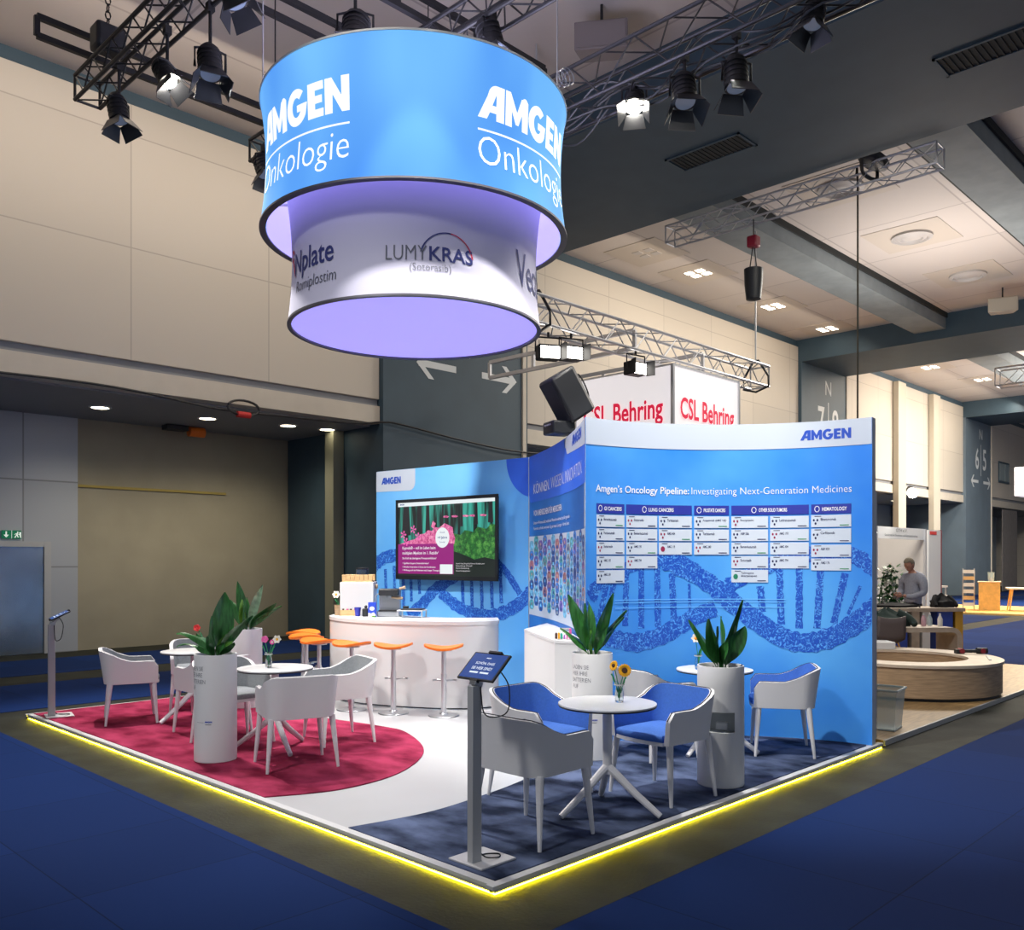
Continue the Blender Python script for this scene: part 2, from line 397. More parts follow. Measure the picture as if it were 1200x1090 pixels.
# ceiling fittings
lampw = mat('downlight_glow', (.9, .85, .75), .4, emis=(1, .9, .72), es=6)
lampoff = mat('diffuser_metal', (.45, .42, .4), .5)
for x, y, on in ((14.6, 9.55, 0), (16.8, 9.5, 1), (21.0, 9.6, 1), (24.6, 9.6, 1), (33, 9.3, 1), (37, 8.6, 1), (33, 5.2, 1), (37.5, 4.8, 1)):
    t = thing('ceiling_light', 'square four-lamp ceiling light', 'ceiling light', (x, y, ZC), 0, 'square ceiling lights in the far bays')
    b = MB(); b.box((0, 0, -.008), (1.5, 1.5, .015)); obj('frame', b, mat('pale_ceiling_panel', (.5, .44, .38), .6) if 'pale_ceiling_panel' not in MATS else MATS['pale_ceiling_panel'], t, smooth=0)
    b = MB()
    for i in (-1, 1):
        for j in (-1, 1): b.box((i * .16, j * .16, -.02), (.2, .2, .012))
    obj('diffuser', b, lampw if on else lampoff, t, smooth=0)
for x, y in ((18.0, 4.5), (21.9, 4.5), (14.2, 4.5)):
    t = thing('ceiling_vent', 'round white ceiling air diffuser', 'vent', (x, y, ZC), 0, 'round ceiling diffusers in the far bay')
    b = MB(); b.box((0, 0, -.006), (1.7, 1.7, .012)); obj('panel', b, MATS['pale_ceiling_panel'], t, smooth=0)
    b = MB(); b.lathe([(.45, -.012), (.45, -.06), (.36, -.09), (.33, -.05), (.24, -.09), (.2, -.05), (.1, -.08), (0.001, -.08)], 28); obj('ring', b, lampoff, t)
for y, l in ((4.67, 'dark rectangular air grille on the beam soffit behind the stage lamps'), (.35, 'dark rectangular air grille on the beam soffit near its cut off end')):
    t = thing('air_grille', l, 'vent', (9.6, y, 8.5))
    b = MB()
    for q in (-1, 1): b.box((q * .28, 0, -.012), (.04, 1.4, .024)); b.box((0, q * .68, -.012), (.6, .04, .024))
    obj('frame', b, slate, t, smooth=0)
    b = MB(); b.box((0, 0, -.004), (.54, 1.3, .006))
    for k in range(16): b.box((0, -.6 + k * .08, -.012), (.54, .025, .014))
    obj('grille', b, dark_slot, t, smooth=0)
sl = mat('recess_downlight', (1, .9, .7), .4, emis=(1, .88, .62), es=12)
for x, y in ((2.85, 12.8), (4.75, 12.6), (6.3, 12.3), (8.0, 12.2), (20, 12.6), (23, 12.6), (34, 12.6), (38, 12.6)):
    if 7.5 < x < 11: x = 7.15
    t = thing('recessed_downlight', 'small round downlight glowing in the recess soffit', 'ceiling light', (x, y, 4.42), 0, 'downlights in the recess soffit')
    b = MB(); b.lathe([(.19, 0), (.19, -.015), (.15, -.02), (.15, 0)], 20); obj('ring', b, white, t)
    b = MB(); b.disc((0, 0, -.006), .15, 20, up=False); obj('diffuser', b, sl, t, smooth=0)
def ceiling_speaker(loc, rz, label, m):
    t = thing('ceiling_speaker', label, 'loudspeaker', loc, rz)
    b = MB(); b.prism([(-.36, -.17), (.36, -.17), (.27, .17), (-.27, .17)], -.22, .16); obj('cabinet', b, m, t, bevel=.015)
    b = MB(); b.box((0, -.175, -.03), (.66, .012, .32)); obj('grille', b, m, t)
    b = MB(); b.tube((0, 0, .15), (0, 0, .46), .02); b.box((0, 0, .17), (.3, .1, .03)); obj('bracket', b, black, t)
    return t
sp_m = mat('taupe_speaker', (.20, .17, .16), .7)
ceiling_speaker((6.2, 4.25, 8.79), R(-55), 'taupe loudspeaker hung from the ceiling above the stage truss', sp_m)
ceiling_speaker((23.1, 4.0, 8.6), R(-70), 'beige loudspeaker hung in front of the far cross beam', mat('beige_speaker', (.36, .32, .26), .7))
# ================================================================ TRUSSES, STAGE LAMPS
def truss(name, label, p0, p1, sz, m, r=.024, step=None, group=None):
    p0, p1 = Vector(p0), Vector(p1); L = (p1 - p0).length; d = (p1 - p0) / L
    t = thing(name, label, 'truss', p0, 0, group)
    w = d.cross(Vector((0, 0, 1))).normalized() * sz / 2; u = Vector((0, 0, sz / 2))
    cs = [w + u, -w + u, -w - u, w - u]
    for c in cs:
        b = MB(); b.tube(c, c + d * L, r, n=8); obj('chord', b, m, t)
    b = MB(); step = step or sz * .95; n = max(2, int(L / step))
    for i in range(4):
        a, e = cs[i], cs[(i + 1) % 4]
        for k in range(n):
            q0, q1 = d * (L * k / n), d * (L * (k + 1) / n)
            b.tube((a if k % 2 else e) + q0, (e if k % 2 else a) + q1, r * .42, n=5, caps=False)
        for q in (0, L): b.tube(a + d * q, e + d * q, r * .7, n=6)
    obj('lattice', b, m, t)
    return t
ZT = 7.4
truss('lighting_truss', 'black box truss over the carpeted corner, its open end by the ladder beam', (.85, 7.9, ZT), (.85, -1.5, ZT), .29, black)
truss('lighting_truss', 'black box truss passing behind the top of the hanging drum', (3.15, 7.9, ZT), (3.15, -1.5, ZT), .29, black)
truss('lighting_truss', 'dark grey truss with three lit lamps beside the drum and big beam', (4.76, 7.9, 7.17), (4.76, -2.5, 7.17), .46, mat('dark_truss', (.05, .05, .055), .35, metal=.6))
def ladder(name, label, p0, p1, h, m, rung, group=None):
    p0, p1 = Vector(p0), Vector(p1); L = (p1 - p0).length; d = (p1 - p0) / L
    t = thing(name, label, 'truss', p0, 0, group)
    yaw = math.atan2(d.y, d.x)
    for z in (-h / 2, h / 2):
        b = MB(); b.box(d * L / 2 + Vector((0, 0, z)), (L, .06, .065), yaw); obj('rail', b, m, t, smooth=0)
    n = int(L / rung)
    for k in range(n + 1):
        b = MB(); b.box(d * (L * k / n) + Vector((0, 0, 0)), (.06, .05, h), yaw); obj('rung', b, m, t, smooth=0)
    return t
ladder('ladder_beam', 'black flat ladder beam crossing in front of the beige wall', (.22, 7.7, 7.85), (5.1, 7.7, 7.85), .22, black, .95)
ladder('ladder_beam', 'black flat ladder beam high above the drum, nearer the wall', (.4, 5.4, 7.85), (5.1, 5.4, 7.85), .24, black, .95)
ladder('ladder_beam', 'black flat ladder beam high above the drum, nearer the big lamps', (.4, 4.3, 7.85), (5.1, 4.3, 7.85), .24, black, .95)
def hoist(loc, label, ztop):
    t = thing('chain_hoist', label, 'chain hoist', loc)
    b = MB(); b.box((0, 0, 0), (.34, .26, .3)); obj('motor_case', b, black_soft, t, bevel=.04)
    b = MB(); z = .16
    k = 0
    while loc[2] + z < ztop:
        b.path([((.03 * math.cos(a) if k % 2 else 0), (0 if k % 2 else .03 * math.cos(a)), z + .05 + .05 * math.sin(a)) for a in [2 * math.pi * j / 8 for j in range(8)]], .009, 5, closed=True); z += .085; k += 1
    obj('chain', b, black, t)
hoist((.86, 7.3, 7.78), 'black chain hoist motor sitting above the truss end by the beige wall', ZC)
lens_on = mat('lamp_glow', (1, .95, .85), .4, emis=(1, .93, .80), es=90)
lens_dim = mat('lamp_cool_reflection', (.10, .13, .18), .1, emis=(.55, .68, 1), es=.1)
barn_in = mat('barn_door_metal', (.05, .052, .058), .3, metal=.5)
def stage_lamp(loc, aim, label, on=True, s=1., drop=.34, barn=None):
    """fresnel lantern hung from a truss: yoke, body, lens, four barn doors"""
    t = thing('stage_lamp', label, 'stage light', loc); barn = barn or barn_in
    d = (Vector(aim) - Vector(loc)).normalized()
    q = d.to_track_quat('Z', 'Y'); M = q.to_matrix()
    T = lambda p: M @ (Vector(p) * s)
    b = MB(); b.tube(T((0, 0, -.24)), T((0, 0, .06)), .115 * s, .13 * s, n=16); b.tube(T((0, 0, -.30)), T((0, 0, -.24)), .07 * s, .115 * s, n=16)
    for k in range(4): b.tube(T((0, 0, -.2 + k * .06)), T((0, 0, -.18 + k * .06)), .132 * s, n=16)
    obj('housing', b, black, t)
    b = MB(); b.tube(T((0, 0, .061)), T((0, 0, .066)), .105 * s, n=18); obj('lens', b, lens_on if on else lens_dim, t)
    side = Vector((0, 0, 1)).cross(d); side = side.normalized() if side.length > .1 else Vector((1, 0, 0))
    b = MB(); top = Vector((0, 0, drop))
    b.path([side * .16 * s, side * .16 * s + Vector((0, 0, .2 * s)), Vector((0, 0, .24 * s)), -side * .16 * s + Vector((0, 0, .2 * s)), -side * .16 * s], .014, 6)
    b.tube((0, 0, .24 * s), top, .018); b.box(top, (.07, .07, .09)); obj('yoke', b, black, t)
    for k in range(4):
        a = math.pi / 2 * k; Q = Matrix.Rotation(a, 3, 'Z')
        tilt = 1.05
        vs = [Q @ Vector(p) for p in ((.11, -.11, .065), (.11, .11, .065), (.11 + .2 * math.cos(tilt), .15, .065 + .2 * math.sin(tilt)), (.11 + .2 * math.cos(tilt), -.15, .065 + .2 * math.sin(tilt)))]
        b = MB(); o2 = Q @ Vector((-.006, 0, .003))
        b.add([T(v) for v in vs] + [T(v + o2) for v in vs], [(0, 1, 2, 3), (7, 6, 5, 4), (0, 4, 5, 1), (1, 5, 6, 2), (2, 6, 7, 3), (3, 7, 4, 0)])
        obj('barn_door', b, barn, t, smooth=0)
    return t
stage_lamp((.86, 5.74, 6.75), (2.6, 2.0, 0), 'lit stage lamp glaring under the truss near the beige wall', True, .78, .5)
stage_lamp((.80, 6.83, 6.72), (1.4, 5.4, 0), 'dark stage lamp hung below the open truss end', False, .85, .55)
stage_lamp((.98, 5.04, 6.62), (.4, 3.2, 0), 'pale stage lamp with wide open flaps next to the lit one', False, .92, .62)
stage_lamp((.92, 4.45, 7.05), (3.0, 2.2, 0), 'dark stage lamp with square flaps at the top of the truss', False, .9, .22)
stage_lamp((3.0, 7.5, 7.0), (3.4, 4.4, 0), 'small dark stage lamp beside the drum by the beige wall', False, .9, .3)
stage_lamp((3.1, 3.2, 7.0), (3.6, 1.2, 0), 'black stage lamp just above the middle of the drum rim', False, 1., .3)
stage_lamp((2.2, 4.3, 7.15), (1.2, 3.2, 4.), 'black box lamp with violet sheen hung above the drum', False, 1.15, .6)
stage_lamp((4.76, 2.64, 6.80), (1.0, .2, 0), 'glaring white lamp on the dark truss, nearest the drum', True, .85, .2)
stage_lamp((4.70, 1.94, 6.60), (3.2, .2, 0), 'lamp with a blue flap on the dark truss, middle of three', False, 1.0, .42)
stage_lamp((4.70, 1.33, 6.53), (4.0, .4, 0), 'lamp with open square flaps on the dark truss, last of three', False, .95, .48)
stage_lamp((.85, 1.25, 6.9), (4.0, 1.1, 1.6), 'lit front lamp on the carpet side truss, above the aisle', True, 1., .33)
stage_lamp((3.15, -.3, 6.9), (3.9, 2.6, 1.6), 'lit front lamp on the middle truss, above the aisle', True, 1., .33)
stage_lamp((.85, 2.6, 6.9), (4.9, 5.2, 1.8), 'second lit front lamp on the carpet side truss', True, 1., .33)
stage_lamp((4.76, .55, 6.85), (3.2, .9, 0), 'small dark lamp in the cable tangle of the dark truss', False, .8, .25)
b = MB()
for k in range(5):
    a = random.random(); b.path(catmull([(4.76 + random.uniform(-.15, .15), y, 7.05 + random.uniform(-.18, .18) - (.18 if i % 2 else 0)) for i, y in enumerate([4.2, 3.6, 3.0, 2.3, 1.7, 1.0, .4, -.4])], 5), .013, 5)
tag(obj('truss_cable', b, black_soft), 'black cables looped along the dark truss with the three lamps', 'cable')

# ================================================================ HANGING DRUM
DX, DY = 2.43, 3.60
dr = thing('hanging_drum', 'huge round illuminated blue and white fabric drum hanging over the stand', 'hanging sign', (DX, DY, 4.02))
def drum_blue():
    m = bpy.data.materials.new('backlit_blue_fabric'); m.use_nodes = True; nt = m.node_tree; b = nt.nodes['Principled BSDF']
    b.inputs['Base Color'].default_value = (.008, .03, .08, 1); b.inputs['Roughness'].default_value = .9; b.inputs['Specular IOR Level'].default_value = .1
    tc = nt.nodes.new('ShaderNodeTexCoord'); mp = nt.nodes.new('ShaderNodeMapping'); mp.inputs['Scale'].default_value = (1, 1, .35)
    nt.links.new(tc.outputs['Object'], mp.inputs['Vector'])
    n = nt.nodes.new('ShaderNodeTexNoise'); n.inputs['Scale'].default_value = 1.1; n.inputs['Detail'].default_value = 1.5
    nt.links.new(mp.outputs[0], n.inputs['Vector'])
    r = nt.nodes.new('ShaderNodeValToRGB'); e = r.color_ramp.elements
    e[0].position = .3; e[0].color = (.065, .26, .80, 1); e[1].position = .72; e[1].color = (.20, .55, .95, 1)
    nt.links.new(n.outputs['Fac'], r.inputs['Fac']); nt.links.new(r.outputs['Color'], b.inputs['Emission Color']); b.inputs['Emission Strength'].default_value = 1.12
    return m
blue_lit = drum_blue()
lav_lit = mat('backlit_lavender_fabric', (.3, .3, .5), .7, emis=(.36, .31, .97), es=.95)
inner_lit = mat('backlit_pale_violet_fabric', (.4, .4, .5), .7, emis=(.42, .36, 1.0), es=1.25)
text_lit = mat('backlit_white_print', (.5, .5, .5), .7, emis=(.93, .96, 1), es=1.)
fab_white = mat('white_stretch_fabric', (.52, .52, .66), .7, bump=.1, bscale=6)
def R_up(z):   # outer radius of the upper ring at height z above its own base (1.23 tall)
    k = (z / 1.23 - .5) * 2; return 1.50 - .055 * (1 - k * k)
Z0 = .90
NS = 96
b = MB(); b.lathe([(R_up(i * 1.23 / 12), Z0 + i * 1.23 / 12) for i in range(13)], NS); ofab = obj('outer_fabric', b, blue_lit, dr)
b = MB(); b.lathe([(R_up(i * 1.23 / 12) - .06, Z0 + i * 1.23 / 12) for i in range(13)], NS); obj('inner_fabric', b, inner_lit, dr)
rim_m = mat('dark_rim_profile', (.12, .12, .14), .45, metal=.5)
for z, nm in ((Z0, 0), (Z0 + 1.23, 1)):
    b = MB(); r0, r1 = 1.445, 1.508
    b.lathe([(r0, z - .009), (r1, z - .009), (r1, z + .009), (r0, z + .009)], NS, close=True); obj('rim', b, rim_m if nm == 0 else gloss_white, dr)
def R_lo(z):
    k = (z / 1.30 - .45) / .55; return 1.265 - .065 * max(0, 1 - k * k)
b = MB(); b.lathe([(R_lo(i * 1.30 / 14), i * 1.30 / 14) for i in range(15)], NS); lfab = obj('lower_fabric', b, fab_white, dr)
b = MB(); b.lathe([(R_lo(i * 1.30 / 14) - .03, i * 1.30 / 14) for i in range(1, 15)], NS); obj('lower_lining', b, fab_white, dr)
for z in (0, 1.30):
    b = MB(); b.lathe([(R_lo(z) - .035, z - .010), (R_lo(z) + .006, z - .010), (R_lo(z) + .006, z + .010), (R_lo(z) - .035, z + .010)], NS, close=True); obj('rim', b, rim_m, dr)
b = MB(); b.disc((0, 0, .012), 1.23, NS, up=False); obj('bottom_fabric', b, lav_lit, dr, smooth=0)
for k in range(6):
    a = k * math.pi / 3 + .3
    b = MB(); b.tube((1.20 * math.cos(a), 1.20 * math.sin(a), 1.24), (1.44 * math.cos(a), 1.44 * math.sin(a), 1.24), .015); obj('strut', b, alu, dr)
def drum_fn(Rf, base, ang):
    def fn(s, z, o):
        r = Rf(z - base) + o; a = R(ang) + s / 1.5; return (r * math.cos(a), r * math.sin(a), z)
    return fn
for ang in (183, 277, 3, 97):
    lt = MB(); fn = drum_fn(R_up, Z0, ang)
    art(lt, (fit(LOGO[0], 0, Z0 + .60, w=1.32, h=.315, align='C'), LOGO[1]), fn, .008, cut=.06)
    art(lt, rect(-.66, Z0 + .495, .66, Z0 + .512), fn, .008, cut=.06)
    put_text(lt, 'Onkologie', fn, .008, 0, Z0 + .12, w=1.32, h=.335, align='C', bold=-.012, cut=.06)
    obj('lettering', lt, text_lit, ofab, smooth=0, recalc=False)
def lo_fn(ang):
    def fn(s, z, o):
        r = R_lo(z) + o; a = R(ang) + s / 1.22; return (r * math.cos(a), r * math.sin(a), z)
    return fn
navy_p = mat('navy_print', (.02, .03, .16), .6)
def flush():
    for q, m_ in zip(lset, (navy_p, ink_grey, crim_p)):
        if q.v: obj('lettering', q, m_, lfab, smooth=0, recalc=False)
crim_p = mat('crimson_print', (.5, .02, .06), .6)
for base in (0, 180):
    lset = l1, l2, l3 = MB(), MB(), MB()
    fn = lo_fn(237 + base)
    put_text(l2, 'LUMY', fn, .006, -.40, .31, w=.36, h=.13, cut=.06, bold=-.01); put_text(l1, 'KRAS', fn, .006, -.02, .31, w=.40, h=.13, cut=.06, bold=.015)
    put_text(l2, '(Sotorasib)', fn, .006, -.01, .20, w=.36, h=.085, align='C', cut=.06, bold=-.008)
    A = arc(.14, .32, .25, .25, 10, 165, 26); B = arc(.14, .325, .235, .235, 165, 10, 26)
    n = len(A); art(l1, (A + B, [(i, i + 1, 2 * n - 2 - i, 2 * n - 1 - i) for i in range(n // 2 - 1, n - 1)]), fn, .006)
    art(l3, (A + B, [(i, i + 1, 2 * n - 2 - i, 2 * n - 1 - i) for i in range(0, n // 2)]), fn, .006)
    flush(); lset = l1, l2, l3 = MB(), MB(), MB()
    fn = lo_fn(177 + base)
    put_text(l1, 'Nplate', fn, .006, -.30, .30, w=.66, h=.27, cut=.06, bold=.01); put_text(l2, 'Romiplostim', fn, .006, -.22, .15, w=.62, h=.14, cut=.06, bold=-.005)
    art(l3, (fit(arc(0, 0, 1, 1, 0, 330, 11) + arc(0, 0, .55, .55, 330, 0, 11), -.46, .52, .12, .12), [(i, i + 1, 22 - i, 23 - i) for i in range(11)]), fn, .006)
    art(l3, ([(-.40, .52), (-.37, .53), (-.27, .36), (-.30, .36)], [(0, 1, 2, 3)]), fn, .006)
    flush(); lset = l1, l2, l3 = MB(), MB(), MB()
    fn = lo_fn(300 + base)
    put_text(l1, 'Vectibix', fn, .006, -.42, .26, w=1.0, h=.33, cut=.06, bold=.0)
    flush()
for k, (a, loop) in enumerate(((150, 1), (295, 1), (45, 0), (210 - 38, 0))):
    x, y = DX + 1.47 * math.cos(R(a)), DY + 1.47 * math.sin(R(a))
    t = thing('suspension_wire', ['thin wire with a coiled loop at the drum rim, towards the beige wall', 'thin wire with a coiled loop at the drum rim, towards the dark truss', 'thin wire at the back of the drum rim', 'dark thin wire with a hook at the edge of the drum rim'][k], 'wire', (x, y, 6.17))
    b = MB(); b.tube((0, 0, 0), (0, 0, 3.06), .007, n=5); obj('wire', b, alu if loop else black, t)
    if loop:
        b = MB()
        for q in range(3): b.path([(.06 + (.07 + .01 * q) * math.cos(u), -.04 * q, .13 + (.075) * math.sin(u)) for u in [2 * math.pi * j / 14 for j in range(14)]], .006, 4, closed=True)
        obj('loop', b, alu, t)

# ================================================================ STAND PLATFORM
PZ = .05
pf = thing('stand_platform', 'low white stand platform with pale edge and yellow glowing underside', 'platform', (0, 0, 0))
b = MB(); b.box((2.5, 3.645, .03), (5.0, 7.29, .034)); obj('white_floor', b, mat('white_vinyl', (.44, .455, .475), .35, noise=.02, nscale=2), pf, smooth=0)
edge_m = mat('pale_edge_profile', (.62, .63, .64), .4)
for c, d in (((2.5, .022, .0415), (5.04, .055, .019)), ((.022, 3.67, .0415), (.055, 7.24, .019)), ((2.5, 7.29, .0415), (5.04, .05, .019))):
    b = MB(); b.box(c, d); obj('edge_trim', b, edge_m, pf, smooth=0)
for c, d in (((2.5, .03, .020), (5.0, .02, .026)), ((.03, 3.645, .020), (.02, 7.25, .026))):
    b = MB(); b.box(c, d); obj('plinth', b, black, pf, smooth=0)
led = mat('yellow_led_strip', (.9, .75, .05), .5, emis=(1., .80, .01), es=110)
for c, d in (((2.5, .008, .008), (5.0, .012, .012)), ((.008, 3.645, .008), (.012, 7.25, .012))):
    b = MB(); b.box(c, d); obj('led_strip', b, led, pf, smooth=0)
def pile_mat(name, c1, c2):
    m = mat(name, c1, .95, noise=0, col2=c2, nscale=2.6, stretch=(1.6, 1, 1), bump=.35, bscale=220, spec=.1); return m
def flat_carpet(name, label, pts, m):
    b = MB(); b.prism(pts, .0472, .056); o = tag(obj(name, b, m, smooth=0), label, 'carpet'); return o
def curve2(pts, n=8): return [(v[0], v[1]) for v in catmull([(x, y, 0) for x, y in pts], n)]
arcp = curve2([(.05, 2.40), (.57, 2.19), (1.2, 2.29), (1.84, 2.77), (2.24, 3.51), (2.27, 3.95), (2.15, 4.65), (1.98, 5.6), (1.8, 7.26)])
flat_carpet('crimson_carpet', 'crimson deep pile carpet with a rounded end on the white platform', arcp + [(.05, 7.26)], pile_mat('crimson_pile', (.15, .007, .03), (.38, .04, .10)))
arcb = curve2([(.05, 1.37), (.6, 1.27), (1.14, 1.31), (1.64, 1.40), (2.4, 1.62), (2.98, 1.85)])
# ================================================================ PRINTED STAND WALLS
ZW0, ZW1 = .052, 3.04
print_blue = mat('blue_wall_print', (.022, .22, .80), .45, col2=(.11, .44, .92), nscale=.55)
print_sky = mat('sky_blue_wall_print', (.11, .43, .95), .45, col2=(.20, .56, .98), nscale=.6)
print_deep = mat('deep_blue_wall_print', (.01, .10, .42), .45, col2=(.02, .18, .62), nscale=.8)
print_violet = mat('royal_blue_circle_print', (.03, .14, .78), .45, noise=.12, nscale=1)
print_white = mat('white_wall_print', (.52, .59, .70), .45)
side_grey = mat('wall_edge_grey', (.48, .54, .62), .5)
def dna_mat():
    m = bpy.data.materials.new('dna_print'); m.use_nodes = True; nt = m.node_tree; b = nt.nodes['Principled BSDF']; b.inputs['Roughness'].default_value = .45
    tc = nt.nodes.new('ShaderNodeTexCoord'); mp = nt.nodes.new('ShaderNodeMapping'); mp.inputs['Scale'].default_value = (1, 1, 1)
    nt.links.new(tc.outputs['Object'], mp.inputs['Vector'])
    n = nt.nodes.new('ShaderNodeTexNoise'); n.inputs['Scale'].default_value = 19; n.inputs['Detail'].default_value = 2; n.inputs['Distortion'].default_value = 3
    nt.links.new(mp.outputs[0], n.inputs['Vector'])
    r = nt.nodes.new('ShaderNodeValToRGB'); e = r.color_ramp.elements
    e[0].position = .50; e[0].color = (.010, .085, .52, 1); e[1].position = .66; e[1].color = (.12, .42, .92, 1)
    nt.links.new(n.outputs['Fac'], r.inputs['Fac']); nt.links.new(r.outputs['Color'], b.inputs['Base Color']); return m
dna_m = dna_mat(); dna_m2 = None
# ---- wall 1: curved pipeline chart wall
PCX, PCY, PR = 2.7601, -.1863, 2.0801; A0, A1 = R(83.378), R(5.691); PL = 2.8205
def pipe(s, z, o=0.):
    a = A0 + (A1 - A0) * s / PL; r = PR - o; return (PCX + r * math.cos(a), PCY + r * math.sin(a), z)
SA = Vector((4.78, 7.30)); SB = Vector((4.97, 4.44)); SL = (SB - SA).length; SU = (SB - SA) / SL; SN = Vector((SU.y, -SU.x))
if SN.x > 0: SN = -SN
def scr(s, z, o=0.):
    p = SA + SU * s + SN * o; return (p.x, p.y, z)
QB = Vector((4.97, 4.44)); QP = Vector((3.0, 1.88)); QL = (QP - QB).length; QU = (QP - QB) / QL; QN = Vector((-.793, .610))
def por(s, z, o=0.):
    t = s / QL; k = .1 * 4 * t * (1 - t); p = QB + QU * s - QN * k + QN * o; return (p.x, p.y, z)
def wall_panel(name, parent, fn, L, n, m, th, s0=0., s1=None, taper=False):
    s1 = L if s1 is None else s1
    b = MB(); S = [s0 + (s1 - s0) * i / n for i in range(n + 1)]; tk = (lambda s: -min(th, .004 + 1.4 * (s - s0))) if taper else (lambda s: -th)
    b.grid([[fn(s, ZW0, 0) for s in S], [fn(s, ZW1, 0) for s in S]], 0)
    b.grid([[fn(s, ZW0, tk(s)) for s in S], [fn(s, ZW1, tk(s)) for s in S]], 1, True)
    b.grid([[fn(s, ZW1, 0) for s in S], [fn(s, ZW1, tk(s)) for s in S]], 1)
    b.grid([[fn(s, ZW0, 0) for s in S], [fn(s, ZW0, tk(s)) for s in S]], 1, True)
    for s in (S[0], S[-1]): b.add([fn(s, ZW0, 0), fn(s, ZW1, 0), fn(s, ZW1, tk(s)), fn(s, ZW0, tk(s))], [(0, 1, 2, 3)], 1)
    return obj(name, b, [m, side_grey], parent)
s_lim = (.012, PL - .006)
def strip(pts, hw, n=5):
    """ribbon polygon around a centre line of (s, z) points"""
    c = catmull([(p[0], p[1], 0) for p in pts], n); N = len(c); up, lo = [], []
    for i, p in enumerate(c):
        d = (c[min(i + 1, N - 1)] - c[max(i - 1, 0)]).normalized(); q = Vector((-d.y, d.x, 0)); w = hw * (1 + .10 * math.sin(i * 2.3) + random.uniform(-.08, .08))
        lim = lambda v: min(max(v, s_lim[0]), s_lim[1])
        up.append((lim(p.x + q.x * w), p.y + q.y * w)); lo.append((lim(p.x - q.x * w), p.y - q.y * w))
    return (up + lo, [(i, i + 1, N + i + 1, N + i) for i in range(N - 1)])
pw = thing('pipeline_wall_display', 'curved blue wall panel with a white header and oncology pipeline chart', 'display wall', (0, 0, 0))
pwp = wall_panel('panel', pw, pipe, PL, 60, print_blue, .10, .002, None, True)
# carpet in front of it, cut to the wall's curve
pc = [(pipe((PL - .05) * i / 24, 0, .012)[0], max(.056, pipe((PL - .05) * i / 24, 0, .012)[1])) for i in range(25)]
flat_carpet('navy_carpet', 'dark navy deep pile carpet under the blue lined armchairs', [(.055, .055), (4.78, .055)] + pc[::-1] + arcb[::-1][1:], pile_mat('navy_pile', (.011, .018, .042), (.105, .14, .25)))
b = MB(); art(b, rect(.003, 2.797, PL - .003, ZW1), pipe, .003, cut=.1); obj('header_band', b, print_white, pw, recalc=False)
b = MB()
s1 = [(.891, 1.746), (1.124, 1.648), (1.375, 1.487), (1.571, 1.316), (1.763, 1.17), (1.951, 1.038), (2.114, .97), (2.276, .963), (2.458, 1.018), (2.639, 1.132), (2.81, 1.268), (2.98, 1.45)]
s2 = [(-.12, 1.42), (.005, 1.25), (.095, 1.114), (.218, 1.037), (.395, .994), (.594, .961), (.811, 1.003), (1.022, 1.097), (1.2, 1.193), (1.4, 1.278)]
s3 = [(.032, 1.408), (.126, 1.488), (.307, 1.592), (.621, 1.71), (.891, 1.746)]
s4 = [(1.51, 1.487), (1.691, 1.586), (1.951, 1.709), (2.276, 1.794), (2.639, 1.781), (2.797, 1.688), (2.98, 1.56)]
for k, (p, w) in enumerate(((s2, .085), (s3, .06), (s4, .07), (s1, .092))): art(b, strip(p, w), pipe, .0018 + .0004 * k)
for q in (((.481, 1.662), (.467, 1.122)), ((.643, 1.673), (.643, 1.092)), ((.811, 1.673), (.819, 1.101)), ((.964, 1.611), (.983, 1.171)), ((1.137, 1.513), (1.145, 1.218)), ((1.815, 1.489), (1.839, 1.244)), ((1.993, 1.661), (2.01, 1.125)), ((2.174, 1.661), (2.172, 1.092)), ((2.363, 1.638), (2.333, 1.097)), ((2.583, 1.616), (2.481, 1.15)), ((2.718, 1.5), (2.606, 1.237)), ((.172, 1.499), (.095, 1.36)), ((.337, 1.52), (.248, 1.142)), ((.25, 1.5), (.17, 1.2))):
    m_ = [(q[0][0] + (q[1][0] - q[0][0]) * i / 4, q[0][1] + (q[1][1] - q[0][1]) * i / 4) for i in range(5)]
    art(b, strip(m_, .032 if abs(q[0][0] - 1.14) > .05 and q[0][0] < 2.7 else .015, 3), pipe, .0014)
obj('helix_print', b, dna_m, pw, smooth=0, recalc=False)
b = MB()
for z in (1.285, 1.335, 1.36): art(b, rect(.35, z, 2.05, z + .008), pipe, .0052, cut=.1)
obj('thin_line_print', b, print_sky, pw, smooth=0, recalc=False)
b = MB(); art(b, (fit(LOGO[0], 2.181, 2.864, w=.455, h=.10), LOGO[1]), pipe, .005, cut=.1); obj('logo', b, ink_blue, pw, smooth=0, recalc=False)
b = MB(); put_text(b, 'Amgen\u2019s Oncology Pipeline:', pipe, .004, .125, 2.347, w=1.01, h=.088, bold=.010, cut=.1)
obj('lettering', b, ink_white, pw, smooth=0, recalc=False); b = MB(); put_text(b, 'Investigating Next-Generation Medicines', pipe, .004, 1.16, 2.347, w=1.48, h=.088, bold=-.01, cut=.1)
obj('lettering', b, ink_white, pw, smooth=0, recalc=False)
hb = mat('indigo_header_print', (.022, .035, .34), .5); card_m = mat('pale_card', (.62, .70, .80), .5)
heads = [(.132, .455, 'GI CANCERS'), (.476, 1.162, 'LUNG CANCERS'), (1.185, 1.523, 'PROSTATE CANCERS'), (1.546, 2.259, 'OTHER SOLID TUMORS'), (2.28, 2.636, 'HEMATOLOGY')]
green_i, maroon_i, teal_i = mat('green_ink', (.03, .28, .10), .5), mat('maroon_ink', (.3, .02, .08), .5), mat('teal_ink', (.02, .22, .12), .5)
